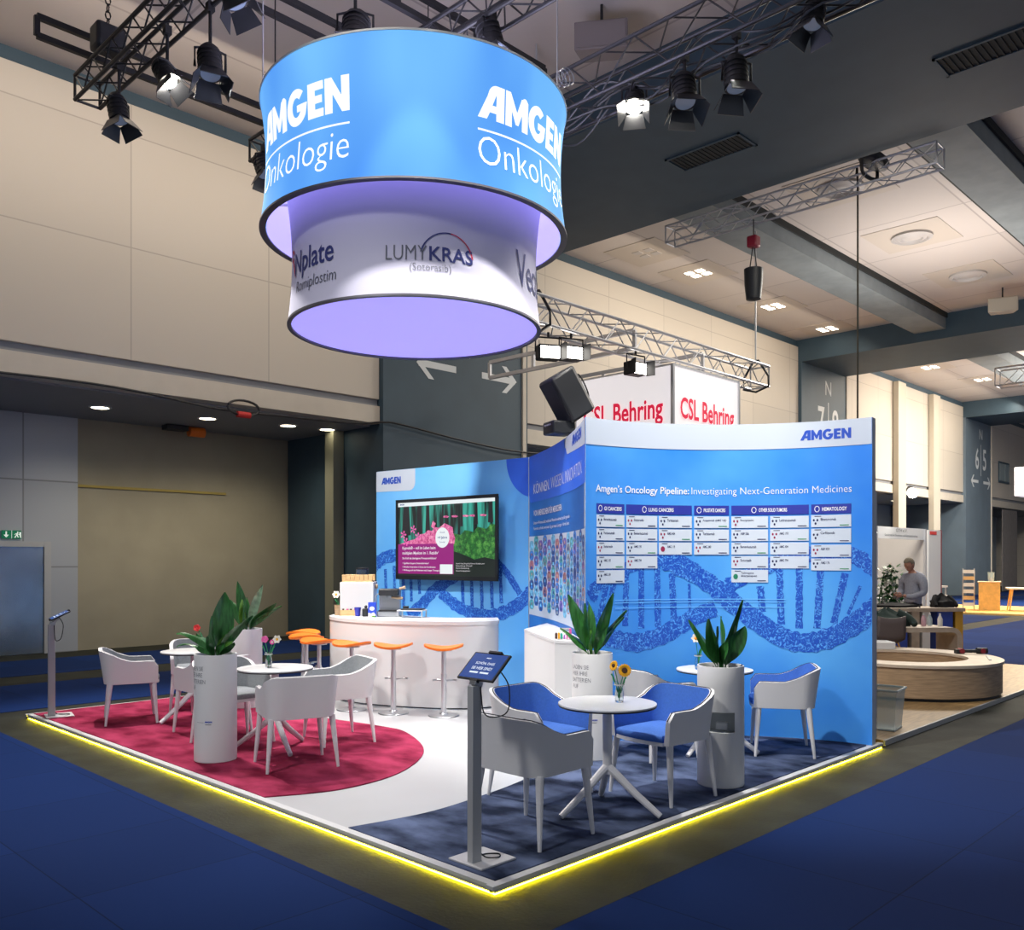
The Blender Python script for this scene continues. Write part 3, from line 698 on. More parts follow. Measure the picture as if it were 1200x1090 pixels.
for a, e, t_ in heads:
    b = MB(); art(b, rect(a, 2.172, e, 2.261), pipe, .004, cut=.1); ch_ = obj('chart_heading', b, hb, pw, smooth=0, recalc=False); wl = MB()
    w_ = min(.62 * (e - a), .26); put_text(wl, t_, pipe, .006, (a + e) / 2 + .03, 2.198, w=w_, h=.036, align='C', bold=.02)
    cx_ = (a + e) / 2 + .03 - w_ / 2 - .045
    ri = arc(cx_, 2.217, .024, .03, 0, 350, 12) + arc(cx_, 2.217, .018, .024, 350, 0, 12); art(wl, (ri, [(i, i + 1, 24 - i, 25 - i) for i in range(12)]), pipe, .006)
    obj('lettering', wl, ink_white, ch_, smooth=0, recalc=False)
rowz = [(2.157, 2.046), (2.031, 1.921), (1.906, 1.791), (1.776, 1.66), (1.645, 1.525)]
colx = [(.132, .455), (.476, .81), (.827, 1.162), (1.185, 1.523), (1.546, 1.889), (1.908, 2.259), (2.28, 2.636)]
names = [['Bemarituzumab', 'Panitumumab', 'Sotorasib', 'AMG 193', 'AMG 199'], ['Sotorasib', 'Bemarituzumab', 'AMG 193', 'AMG 794'], ['Tarlatamab', 'AMG 404', 'AMG 119'], ['Acapatamab (AMG 160)', 'Tarlatamab', 'AMG 340'],
         ['Romiplostim', 'ABP 206', 'Bemarituzumab', 'Sotorasib', 'Talimogene laherparepvec'], ['Ladiratuzumab', 'AMG 193', 'AMG 404', 'AMG 794'], ['Blinatumomab', 'Carfilzomib', 'ABP 959', 'AMG 176']]
for c_, ((a, e), nl) in enumerate(zip(colx, names)):
    for r_, t_ in enumerate(nl):
        z1, z0 = rowz[r_]
        if c_ == 6: z1, z0 = [(2.160, 2.048), (2.033, 1.902), (1.882, 1.768), (1.753, 1.642)][r_]
        b = MB(); art(b, rect(a, z0, e, z1), pipe, .006, cut=.1); cd = obj('chart_card', b, card_m, pw, smooth=0, recalc=False); dl, gl, ic = MB(), MB(), [MB(), MB(), MB()]
        wd = min(.012 * len(t_), e - a - .1)
        if len(t_) > 20:
            put_text(dl, 'Talimogene', pipe, .008, a + .09, z1 - .045, w=.12, h=.024, bold=.01); put_text(dl, 'laherparepvec', pipe, .008, a + .09, z1 - .073, w=.15, h=.026, bold=.01)
        else: put_text(dl, t_, pipe, .008, a + .085, z1 - .052, w=wd * .95, h=.024, bold=.01)
        art(dl, rect(a + .03, z1 - .014, a + .09, z1 - .008), pipe, .008); art(gl if (r_ + c_) % 3 == 0 else dl, rect(e - .1, z0 + .012, e - .02, z0 + .020), pipe, .008)
        k_ = (c_ * 2 + r_) % 3; cx_, cz_ = a + .04, (z0 + z1) / 2 - .005
        if t_ in ('AMG 119', 'Talimogene laherparepvec'): art(ic[1 if t_ == 'AMG 119' else 2], (arc(cx_, cz_, .022, .026, 0, 340, 14), [tuple(range(15))]), pipe, .008)
        else:
            for q in ((-.016, .014), (.016, .014), (0, -.018)): art(ic[0 if k_ < 2 else 1], (arc(cx_ + q[0], cz_ + q[1], .009, .012, 0, 315, 7), [tuple(range(8))]), pipe, .008)
        obj('lettering', dl, ink_navy, cd, smooth=0, recalc=False)
        if gl.v: obj('status_mark', gl, green_i, cd, smooth=0, recalc=False)
        for m_, x_ in zip((ink_navy, maroon_i, teal_i), ic):
            if x_.v: obj('icon_print', x_, m_, cd, smooth=0, recalc=False)
# ---- wall 2: screen wall
s_lim = (-.066, SL - .016)
swl = thing('screen_wall_display', 'tall sky blue wall panel with helix print behind the big screen', 'display wall', (0, 0, 0))
wall_panel('panel', swl, scr, SL, 8, print_sky, .08, -.07, SL - .01)
b = MB(); bad = [(-.068, 3.038), (.77, 3.038), (.77, 2.84)] + arc(.65, 2.85, .12, .12, 0, -90, 8) + [(-.068, 2.74)]
art(b, (bad, [tuple(range(len(bad)))]), scr, .003); obj('logo_badge', b, print_white, swl, smooth=0, recalc=False)
b = MB(); art(b, (fit(LOGO[0], .05, 2.84, w=.42, h=.105), LOGO[1]), scr, .006); obj('logo', b, ink_blue, swl, smooth=0, recalc=False)
b = MB(); ci = [(SL - .012, 2.54)] + arc(SL + .12, 3.04, .5, .52, 247, 180, 12) + [(SL - .012, 3.038)]
art(b, (ci, [tuple(range(len(ci)))]), scr, .003); obj('circle_print', b, print_violet, swl, smooth=0, recalc=False)
b = MB()
for k, (p, w) in enumerate((([(-.2, 1.58), (-.065, 1.68), (.14, 1.77), (.48, 1.81), (.8, 1.76), (1.2, 1.6)], .10), ([(2.1, 1.8), (2.3, 1.72), (2.46, 1.6), (2.59, 1.46), (2.72, 1.3)], .05), ([(.62, .93), (.9, 1.1), (1.15, 1.31), (1.37, 1.42), (1.75, 1.6), (2.1, 1.7)], .085), ([(1.28, 1.29), (1.49, 1.16), (1.73, 1.06), (2.01, 1.0), (2.29, 1.01), (2.56, 1.1), (2.78, 1.22), (2.85, 1.29), (3.0, 1.42)], .085))): art(b, strip(p, w), scr, .0018 + .0004 * k)
for s_, a, e in ((.14, 1.6, 1.12), (.33, 1.65, 1.06), (.52, 1.7, 1.06), (.68, 1.7, 1.14), (.85, 1.6, 1.25), (1.7, 1.6, 1.13), (1.87, 1.6, 1.07), (2.05, 1.6, 1.08), (2.23, 1.6, 1.1), (2.39, 1.6, 1.17)):
    art(b, strip([(s_ - .01, a), (s_, (a + e) / 2), (s_ + .01, e)], .030, 3), scr, .0014)
obj('helix_print', b, dna_m, swl, smooth=0, recalc=False)

# ---- wall 3: portrait wall
prw = thing('portrait_wall_display', 'narrow blue wall panel with a mosaic of small portraits, between screen and chart', 'display wall', (0, 0, 0))
wall_panel('panel', prw, por, QL, 24, print_deep, .05, .012, QL - .075)
# corner return that joins the chart wall
b = MB(); b.grid([[por(QL - .075 + .073 * i / 4, ZW0, 0) for i in range(5)], [por(QL - .075 + .073 * i / 4, ZW1, 0) for i in range(5)]]); obj('corner_edge', b, print_deep, prw, recalc=False)
b = MB(); up = [(.013, ZW1)] + [(.013, 2.52)] + arc(.12, 2.555, .1, .1, 180, 270, 6) + [(1.0, 2.453), (2.0, 2.45), (QL - .003, 2.447), (QL - .003, ZW1)]
art(b, (up, [tuple(range(len(up)))]), por, .003, cut=.15); obj('blue_band', b, print_violet, prw, smooth=0, recalc=False)
b = MB(); bd = [(1.82, 3.038)] + [(1.84, 2.93)] + arc(2.0, 2.96, .12, .11, 200, 270, 6) + [(2.6, 2.83), (QL - .003, 2.80), (QL - .003, 3.038)]
art(b, (bd, [tuple(range(len(bd)))]), por, .0045, cut=.15); obj('logo_badge', b, print_white, prw, smooth=0, recalc=False)
b = MB(); art(b, (fit(LOGO[0], 2.25, 2.895, w=.68, h=.11), LOGO[1]), por, .006, cut=.15); obj('logo', b, ink_blue, prw, smooth=0, recalc=False)
b = MB(); put_text(b, 'K\u00d6NNEN.', por, .005, .22, 2.555, w=.78, h=.15, bold=.0, cut=.15); put_text(b, 'WISSEN.', por, .005, 1.06, 2.555, w=.72, h=.132, bold=-.012, cut=.15); put_text(b, 'INNOVATION.', por, .005, 1.84, 2.555, w=1.13, h=.132, bold=-.012, cut=.15)
put_text(b, 'VON MENSCHEN F\u00dcR MENSCHEN', por, .004, .22, 2.28, w=1.42, h=.085, bold=.02, cut=.15)
put_text(b, 'Unsere Wissenschaft verbindet Menschen weltweit und f\u00fcr gesunde', por, .004, .22, 2.165, w=1.88, h=.05, cut=.15)
put_text(b, 'Patienten arbeiten wir jeden Tag an neuen L\u00f6sungen \u2013 f\u00fcr ein Leben.', por, .004, .22, 2.095, w=1.86, h=.05, cut=.15)
obj('lettering', b, ink_white, prw, smooth=0, recalc=False)
b = MB(); art(b, rect(.013, 1.05, QL - .003, 2.03), por, .003, cut=.15); obj('mosaic_ground', b, print_white, prw, smooth=0, recalc=False)
pm = [mat('portrait_tint_%s' % n, c, .5, noise=.5, nscale=25) for n, c in (('blue', (.03, .17, .55)), ('sky', (.16, .46, .85)), ('navy', (.02, .06, .26)), ('rose', (.35, .14, .18)), ('teal', (.06, .35, .4)), ('violet', (.16, .1, .42)), ('sand', (.45, .32, .25)), ('grey', (.2, .24, .3)))]
b = MB(); nr, nc = 8, 15; w_ = (QL - .08) / nc; h_ = .98 / nr
for r_ in range(nr):
    for c_ in range(nc):
        x0 = .03 + c_ * w_; zc = 2.03 - (r_ + (.5 if c_ % 2 else .95)) * h_
        if zc - h_ * .5 < 1.052: continue
        if x0 + w_ > QL - .01: continue
        g = w_ * .0; xa, xb = x0 + g, x0 + w_ - g; zt, zb = zc + h_ * .49, zc - h_ * .49; m1, m2 = xa + (xb - xa) * .24, xb - (xb - xa) * .24
        mi = random.choice((0, 0, 0, 1, 1, 2, 2, 4, 5, 3, 7))
        art(b, ([(m1, zt), (m2, zt), (xb - w_ * .04, zc + h_ * .24), (xb - w_ * .04, zc - h_ * .24), (m2, zb), (m1, zb), (xa + w_ * .04, zc - h_ * .24), (xa + w_ * .04, zc + h_ * .24)], [tuple(range(8))]), por, .0045, mi)
        art(b, (arc((xa + xb) / 2, zc + h_ * .1, w_ * .16, h_ * .15, 0, 330, 10), [tuple(range(11))]), por, .0055, random.choice((3, 6, 1, 1, 7, 2)))
        art(b, ([(xa + w_ * .2, zc - h_ * .38), (xb - w_ * .2, zc - h_ * .38), (xb - w_ * .3, zc - h_ * .1), (xa + w_ * .3, zc - h_ * .1)], [(0, 1, 2, 3)]), por, .005, random.choice((2, 7, 1, 0)))
obj('portrait_mosaic', b, pm, prw, smooth=0, recalc=False)

# ---- screen
tv = thing('television', 'large black framed screen showing a forest advert on the sky blue wall', 'television', (0, 0, 0))
S0, S1, TZ0, TZ1 = .49, 2.44, 1.46, 2.59
TO = .11
def quadbox(mb, fn, s0, z0, s1, z1, o0, o1, mi=0):
    vs = [fn(s, z, o) for o in (o0, o1) for s, z in ((s0, z0), (s1, z0), (s1, z1), (s0, z1))]
    mb.add(vs, [(3, 2, 1, 0), (4, 5, 6, 7), (0, 1, 5, 4), (1, 2, 6, 5), (2, 3, 7, 6), (3, 0, 4, 7)], mi)
b = MB(); quadbox(b, scr, S0 + .03, TZ0 + .03, S1 - .03, TZ1 - .03, TO - .05, TO - .01); obj('back_case', b, black_soft, tv, smooth=0)
b = MB()
for r4 in ((S0, TZ0, S0 + .045, TZ1), (S1 - .045, TZ0, S1, TZ1), (S0, TZ0, S1, TZ0 + .055), (S0, TZ1 - .045, S1, TZ1)): quadbox(b, scr, *r4, TO - .01, TO + .012)
obj('bezel', b, black_soft, tv, smooth=0)
b = MB(); quadbox(b, scr, 1.2, 1.75, 1.75, 2.3, .004, TO - .05); obj('wall_bracket', b, black, tv, smooth=0)
def emat(n, c, es=1., **k): return mat(n, (.02, .02, .02), .3, emis=c, es=es, **k)
def forest():
    m = bpy.data.materials.new('screen_forest'); m.use_nodes = True; nt = m.node_tree; b = nt.nodes['Principled BSDF']; b.inputs['Base Color'].default_value = (.02, .02, .02, 1); b.inputs['Roughness'].default_value = .25
    tc = nt.nodes.new('ShaderNodeTexCoord'); mp = nt.nodes.new('ShaderNodeMapping'); mp.inputs['Scale'].default_value = (11, 11, 1.0); nt.links.new(tc.outputs['Object'], mp.inputs['Vector'])
    n = nt.nodes.new('ShaderNodeTexNoise'); n.inputs['Scale'].default_value = 1.0; n.inputs['Detail'].default_value = 3; nt.links.new(mp.outputs[0], n.inputs['Vector'])
    r = nt.nodes.new('ShaderNodeValToRGB'); e = r.color_ramp.elements
    e[0].position = .40; e[0].color = (.006, .012, .012, 1); e[1].position = .62; e[1].color = (.05, .42, .33, 1); nt.links.new(n.outputs['Fac'], r.inputs['Fac'])
    nt.links.new(r.outputs['Color'], b.inputs['Emission Color']); b.inputs['Emission Strength'].default_value = 1.; return m
def speck(n, cs, scale):
    m = bpy.data.materials.new(n); m.use_nodes = True; nt = m.node_tree; b = nt.nodes['Principled BSDF']; b.inputs['Base Color'].default_value = (.02, .02, .02, 1)
    tc = nt.nodes.new('ShaderNodeTexCoord'); t = nt.nodes.new('ShaderNodeTexNoise'); t.inputs['Scale'].default_value = scale; t.inputs['Detail'].default_value = 6; t.inputs['Roughness'].default_value = .75; nt.links.new(tc.outputs['Object'], t.inputs['Vector'])
    r = nt.nodes.new('ShaderNodeValToRGB'); e = r.color_ramp.elements
    e[0].position = .36; e[0].color = (*cs[0], 1); e[1].position = .66; e[1].color = (*cs[2], 1); k = e.new(.5); k.color = (*cs[1], 1)
    nt.links.new(t.outputs['Fac'], r.inputs['Fac']); nt.links.new(r.outputs['Color'], b.inputs['Emission Color']); b.inputs['Emission Strength'].default_value = 1.; return m
sx, sz0, sz1, ex = S0 + .045, TZ0 + .055, TZ1 - .045, S1 - .045
SW, SH = ex - sx, sz1 - sz0
U = lambda u, v: (sx + u * SW, sz0 + v * SH)
def pl(mb, pts, o, mi=0): art(mb, ([U(*p) for p in pts], [tuple(range(len(pts)))]), scr, TO + o, mi)
b = MB(); pl(b, [(0, 0), (1, 0), (1, 1), (0, 1)], .002); tvo, tv = tv, obj('screen', b, forest(), tv, smooth=0, recalc=False)
fol = [(.595, .0), (1, 0), (1, .66)] + [(1 - .42 * k / 10, .66 - .12 * (k / 10) + .03 * math.sin(k * 2.1)) for k in range(1, 11)]
b = MB(); pl(b, fol, .003); obj('screen_foliage', b, speck('screen_foliage', [(.002, .03, .01), (.012, .15, .02), (.13, .40, .07)], 14), tv, smooth=0, recalc=False)
b = MB(); pl(b, [(.0, .42), (.6, .42), (.61, .50), (.59, .57), (.585, .64), (.55, .67), (.50, .70), (.47, .665), (.44, .64), (.40, .655), (.37, .60), (.33, .615), (.29, .57), (.24, .56), (.20, .50), (.13, .48), (.06, .45)], .0035); [pl(b, [(u_, .775), (u_ + .04, .77), (u_ + .06, .785), (u_ + .03, .80), (u_ - .01, .795)], .0027) for u_ in (.49, .58, .69, .76, .86)]; pl(b, [(.36, .66), (.39, .63), (.41, .70), (.38, .74)], .0033); obj('screen_blossom', b, speck('screen_blossom', [(.35, .02, .12), (.75, .12, .35), (.9, .45, .6)], 22), tv, smooth=0, recalc=False)
b = MB()
sdark = emat('screen_dark', (.012, .012, .016))
for k, (u, w_) in enumerate(((.04, .10), (.20, .07), (.30, .05), (.47, .022), (.56, .014), (.66, .028), (.80, .035), (.93, .05))):
    b = MB(); pl(b, [(u, .55 + .02 * k), (u + w_, .55 + .02 * k), (u + w_ * .8, .95), (u + w_ * .2, .95)], .0028 if u > .3 else .0034); obj('screen_trunk', b, sdark, tv, smooth=0, recalc=False)
b = MB(); pl(b, [(.595, 0), (1, 0), (1, .22), (.9, .25), (.8, .22), (.7, .28), (.595, .33)], .004); pl(b, [(0, 0), (.6, 0), (.6, .025), (0, .025)], .0055); obj('screen_shade', b, emat('screen_black', (.004, .012, .008)), tv, smooth=0, recalc=False)
b = MB(); pl(b, [(0, .02), (.595, .02), (.595, .43), (0, .43)], .005); obj('screen_box', b, emat('screen_magenta', (.30, .004, .19)), tv, smooth=0, recalc=False)
b = MB(); pl(b, [(0, .945), (1, .955), (1, 1), (0, 1)], .005); art(b, (arc(*U(.48, .51), .072 * SW, .135 * SH, 0, 350, 28), [tuple(range(29))]), scr, TO + .006); pl(b, [(.455, .03), (.585, .03), (.585, .155), (.455, .155)], .006); obj('screen_white', b, emat('screen_white', (.82, .88, .90)), tv, smooth=0, recalc=False)
b = MB(); q = lambda t_, u, v, w_, h_, bo=.015: put_text(b, t_, scr, TO + .007, *U(u, v), w=w_ * SW, h=h_ * SH, bold=bo)
q('Kyprolis\u00ae \u2013 voll im Leben beim', .05, .345, .36, .055); q('multiplen Myelom im 1. Rezidiv\u00b9', .05, .275, .39, .055); q('Die Kraft des \u00fcberlegenen Proteasominhibitors\u00b2', .05, .215, .37, .036)
q('\u2022 Signifikant l\u00e4ngeres Gesamt\u00fcberleben\u00b2', .05, .15, .29, .03); q('\u2022 Schnelles Ansprechen in K\u00fcrze der Kombination', .05, .10, .36, .03); q('\u2022 Wirkung auch bei Patienten nach langer Therapie', .05, .055, .40, .03)
q('Kyprolis 10 mg, 30 mg, 60 mg Pulver zur Herstellung einer', .62, .155, .28, .02, .0); q('Infusionsl\u00f6sung. Wirkstoff', .62, .125, .16, .02, .0); q('Zusammensetzung', .62, .095, .13, .02, .0); q('Anwendungsgebiete', .62, .06, .14, .02, .0)
obj('lettering', b, emat('screen_text_white', (.85, .8, .85)), tv, smooth=0, recalc=False)
b = MB(); q('+4 Jahre', .43, .485, .10, .045); q('Overall', .455, .57, .05, .022, 0); q('Survival', .452, .44, .055, .022, 0); art(b, (fit(LOGO[0], *U(.02, .965), w=.05 * SW), LOGO[1]), scr, TO + .007)
obj('lettering', b, emat('screen_text_navy', (.02, .04, .22)), tv, smooth=0, recalc=False)
spk_ = emat('screen_pink', (.85, .12, .45))
for (u, v) in ((.06, .56), (.17, .63), (.09, .46), (.22, .53)):
    b = MB()
    for k in range(5):
        a = R(72 * k + 20 * u); pl(b, [(u, v), (u + .028 * math.cos(a - .3), v + .05 * math.sin(a - .3)), (u + .034 * math.cos(a), v + .06 * math.sin(a)), (u + .028 * math.cos(a + .3), v + .05 * math.sin(a + .3))], .0065)
    obj('screen_flower', b, spk_, tv, smooth=0, recalc=False)
# ================================================================ FURNITURE
FZ = .0565
def sstep(a, b, x):
    t = min(1, max(0, (x - a) / (b - a))); return t * t * (3 - 2 * t)
def make_armchair(label, lining, group):
    t = thing('armchair', label, 'chair', (0, 0, 0), 0, group)
    # U path in plan: from one arm tip round the back to the other tip
    hw, xb, xf, rc = .275, -.265, .245, .12
    path = [(xf - (xf - xb - rc) * i / 9, hw) for i in range(9)] + arc(xb + rc, hw - rc, rc, rc, 90, 180, 7) + [(xb, (hw - rc) * (1 - 2 * i / 9)) for i in range(1, 9)]
    path += arc(xb + rc, -hw + rc, rc, rc, 180, 270, 7) + [(xb + rc + (xf - xb - rc) * i / 9, -hw) for i in range(1, 10)]
    P = [Vector((x, y, 0)) for x, y in path]; n = len(P)
    cum = [0]
    for i in range(1, n): cum.append(cum[-1] + (P[i] - P[i - 1]).length)
    mid = cum[-1] / 2
    def nrm(i):
        d = (P[min(i + 1, n - 1)] - P[max(i - 1, 0)]).normalized(); return Vector((-d.y, d.x, 0))   # points outwards? fixed below
    def top(i):
        s = abs(cum[i] - mid); z = .755 - .115 * sstep(.20, .50, s); e = cum[-1] / 2 - s
        if e < .06: z -= .06 - math.sqrt(max(0, .06 ** 2 - (.06 - e) ** 2))
        return z
    zb = .415
    def pt(i, k, inner):
        z1 = top(i); z = zb + (z1 - zb) * k; nn = nrm(i)
        if nn.dot(P[i] - Vector((.02, 0, 0))) < 0: nn = -nn
        o = .030 * ((z - zb) / .34)
        if P[i].x > 0: o *= 1 - .5 * P[i].x / xf
        off = o - (.048 - .012 * k if inner else 0)
        p = P[i] + nn * off; return (p.x - .02 * (z - zb) / .34 * (1 if P[i].x < -.1 else 0), p.y, z)
    K = [0, .15, .4, .65, .85, .95, 1]
    b = MB(); b.grid([[pt(i, k, False) for i in range(n)] for k in K])
    b.grid([[pt(i, 1, False) for i in range(n)], [pt(i, 1, True) for i in range(n)]])
    b.grid([[pt(i, 0, False) for i in range(n)], [pt(i, 0, True) for i in range(n)]])
    for i in (0, n - 1): b.grid([[pt(i, k, False) for k in K], [pt(i, k, True) for k in K]])
    obj('shell', b, white_leather, t, smooth=50)
    b = MB(); b.grid([[pt(i, k, True) for i in range(n)] for k in K]); obj('lining', b, lining, t, smooth=50)
    b = MB(); b.path([tuple(Vector(pt(i, 1, False)) * .3 + Vector(pt(i, 1, True)) * .7 + Vector((0, 0, .002))) for i in range(n)], .004, 5); obj('piping', b, piping_dark if lining is blue_cloth else white_leather, t)
    # seat pan and cushion
    def plan(dx, dy, zs):
        return [[(x * dx + ox, y * dy, z) for x, y in ((-.22, -.20), (-.15, -.226), (.15, -.226), (.245, -.215), (.265, -.12), (.27, 0), (.265, .12), (.245, .215), (.15, .226), (-.15, .226), (-.22, .20), (-.225, 0))] for z, ox in zs]
    def solid(rows, m, nm):
        b = MB(); N = len(rows[0])
        for r_ in rows: r_.append(r_[0])
        b.grid(rows); b.add(rows[0][:-1], [tuple(range(N))]); b.add(rows[-1][:-1], [tuple(range(N))]); obj(nm, b, m, t, smooth=50)
    b0 = plan(1, 1, [(.405, 0), (.43, 0)]); solid(b0, white_leather, 'seat_base')
    rows = plan(.99, 1, [(.431, 0)]) + plan(1.01, 1, [(.445, 0), (.465, 0)]) + plan(.97, .96, [(.478, 0)]); solid(rows, lining, 'seat')
    for sx_ in (-1, 1):
        for sy_ in (-1, 1):
            b = MB(); p0 = Vector((sx_ * .205, sy_ * .245, .42)); p1 = Vector((sx_ * (.235 if sx_ > 0 else .25), sy_ * .285, 0))
            b.tube(p0, p0 * .45 + p1 * .55, .026, .019, 10); b.tube(p0 * .45 + p1 * .55, p1, .019, .012, 10); obj('leg', b, leg_white, t)
    return t
GB, GG = 'blue lined white armchairs', 'grey lined white armchairs'
ca = make_armchair('white armchair turned away, right behind the tablet stand on the navy carpet', blue_cloth, GB); ca.location = (.791, .468, FZ)
dup(ca, (1.49, 1.041, FZ), R(-90), 'blue lined armchair between the tablet stand and the text printed planter')
dup(ca, (2.098, .419, FZ), R(174.3), 'blue lined armchair just in front of the planter with the square niche')
dup(ca, (3.16, 1.22, FZ), R(-20), 'white armchair turned away against the chart wall, behind the sunflower table')
dup(ca, (4.03, .50, FZ), R(122.7), 'pale blue lined armchair alone by the end of the chart wall')
cg = make_armchair('grey lined white armchair nearest the corner tablet stand, alone on the crimson carpet', grey_cloth, GG); cg.location = (.637, 6.099, FZ); cg.rotation_euler.z = R(-20.4)
dup(cg, (.943, 4.92, FZ), R(90), 'white armchair half hidden by the front text planter, back to back with another')
dup(cg, (1.503, 6.387, FZ), R(-115.7), 'white armchair behind the far crimson carpet table, facing out')
dup(cg, (.825, 4.29, FZ), R(-90), 'grey lined armchair behind the front planter, facing the pink flower table')
dup(cg, (.758, 3.117, FZ), R(71.7), 'white armchair turned away in front of the pink flower table')
dup(cg, (1.574, 3.699, FZ), R(165.5), 'grey lined armchair with its back to the white bar counter')

def make_table(label):
    t = thing('bistro_table', label, 'table', (0, 0, 0), 0, 'round white bistro tables')
    b = MB(); b.lathe([(.001, .712), (.322, .712), (.33, .715), (.33, .7245), (.326, .7255), (.001, .7255)], 56); obj('tabletop', b, gloss_white, t)
    b = MB(); b.lathe([(.318, .7035), (.328, .7045), (.332, .711), (.30, .711)], 56); obj('edge_band', b, black_soft, t)
    b = MB(); b.tube((0, 0, .25), (0, 0, .703), .031, n=18); b.lathe([(.001, .693), (.12, .695), (.12, .702), (.001, .703)], 24); obj('column', b, leg_white, t)
    for k in range(3):
        a = R(45 + 120 * k); b = MB()
        pts = [(.0, .30), (.06, .255), (.20, .14), (.375, .014)]
        b.path([(r * math.cos(a), r * math.sin(a), z) for r, z in pts], [.031, .028, .025, .02], 10); obj('leg', b, leg_white, t)
    return t
tb = make_table('round white bistro table with the sunflower vase on the navy carpet'); tb.location = (1.484, .432, FZ)
dup(tb, (3.588, .899, FZ), R(10), 'round white bistro table behind the niche planter by the chart wall')
dup(tb, (.945, 3.755, FZ), R(-26), 'round white bistro table with pink and white toy flowers')
dup(tb, (1.109, 5.66, FZ), R(20), 'round white bistro table with red toy flowers, far end of crimson carpet')

# ---- planters
def cyl_text(b, t_, ang, z, h, w, r=.1735, align='C', bold=-.005):
    put_text(b, t_, lambda s, q, o: ((r + o) * math.cos(R(ang) + s / r), (r + o) * math.sin(R(ang) + s / r), q), .0012, 0, z, w=w, h=h, align=align, bold=bold, cut=.02)
PRF = [(.001, .005), (.170, .0), (.1735, .006), (.1735, .886), (.171, .893), (.163, .893), (.160, .886), (.160, .84), (.001, .84)]
def make_planter(label, loc, text=True, niche=False, rz=0.):
    t = thing('planter', label, 'planter', loc, rz, 'tall round white planters')
    b = MB(); N = 64
    if not niche: b.lathe(PRF, N)
    else:
        zs = [0, .006, .30, .41, .56, .74, .886, .893]; r = .1735; am = 9
        rows = [[((.170 if z == 0 else r if z < .89 else .171) * math.cos(2 * math.pi * k / N), (.170 if z == 0 else r if z < .89 else .171) * math.sin(2 * math.pi * k / N), z) for k in range(N + 1)] for z in zs]
        for i in range(len(zs) - 1):
            for k in range(N):
                if i == 3 and (k < am or k >= N - am) : continue
                b.add([rows[i][k], rows[i][k + 1], rows[i + 1][k + 1], rows[i + 1][k]], [(0, 1, 2, 3)])
        b.lathe([(.171, .893), (.163, .893), (.160, .886), (.160, .84), (.001, .84)], N); b.disc((0, 0, .001), .17, N, up=False)
        a = 2 * math.pi * am / N; y = r * math.sin(a); x0 = r * math.cos(a); xi = .02
        i2 = MB(); q = [(x0, -y), (x0, y), (xi, y), (xi, -y)]
        i2.add([(x, v, z) for z in (.41, .56) for x, v in q], [(1, 2, 6, 5), (2, 3, 7, 6), (3, 0, 4, 7)])
        for z in (.41, .56):
            ar = [(r * math.cos(2 * math.pi * k / N), r * math.sin(2 * math.pi * k / N), z) for k in range(-am, am + 1)]
            i2.add(ar + [(xi, y, z), (xi, -y, z)], [tuple(range(len(ar) + 2))])
        obj('niche', i2, mat('niche_grey', (.45, .48, .48), .5), t, smooth=0)
        b2 = MB(); b2.box((.03, .02, .44), (.05, .09, .055)); obj('charger_socket', b2, white, t, bevel=.006)
    pbody = obj('body', b, white, t, smooth=30)
    b = MB(); b.lathe([(.159, .845), (.12, .858), (.06, .864), (.001, .866)], 32)
    for k in range(60):
        a, rr = random.uniform(0, 6.28), random.uniform(0, .145); b.ball((rr * math.cos(a), rr * math.sin(a), .864), (.009, .007, .006), 6, 4)
    obj('soil', b, soil, t)
    if text:
        b = MB(); l = -.0
        for k, (s_, w_) in enumerate((('LADEN SIE', .172), ('HIER IHRE', .162), ('BATTERIEN', .19), ('AUF', .075))):
            r = .1735
            put_text(b, s_, lambda s, q, o: ((r + o) * math.cos(R(152) + s / r), (r + o) * math.sin(R(152) + s / r), q), .0012, 0, .765 - .054 * k, w=w_, h=.034, bold=-.012, cut=.02)
        art(b, rect(-.01, .335, .06, .337), lambda s, q, o: ((r + o) * math.cos(R(190) + s / r), (r + o) * math.sin(R(190) + s / r), q), .0012, cut=.02)
        art(b, rect(.075, .318, .125, .323), lambda s, q, o: ((r + o) * math.cos(R(190) + s / r), (r + o) * math.sin(R(190) + s / r), q), .0012, cut=.02)
        obj('lettering', b, ink_grey, pbody, smooth=0, recalc=False)
        b = MB(); art(b, (fit(LOGO[0], .07, .335, w=.062, h=.015), LOGO[1]), lambda s, q, o: ((r + o) * math.cos(R(190) + s / r), (r + o) * math.sin(R(190) + s / r), q), .0012, cut=.02)
        obj('logo', b, ink_blue, pbody, smooth=0, recalc=False)
    return t
make_planter('tall round white planter with grey lettering beside the white cabinet', (2.681, 1.539, FZ))
make_planter('tall round white planter with a square niche cut in its side', (2.659, .275, FZ), text=False, niche=True, rz=R(196))
make_planter('tall round white planter with grey lettering on the crimson carpet, in front', (.381, 3.759, FZ))
make_planter('tall round white planter at the back of the crimson carpet, behind the tables', (1.924, 6.029, FZ), text=False)

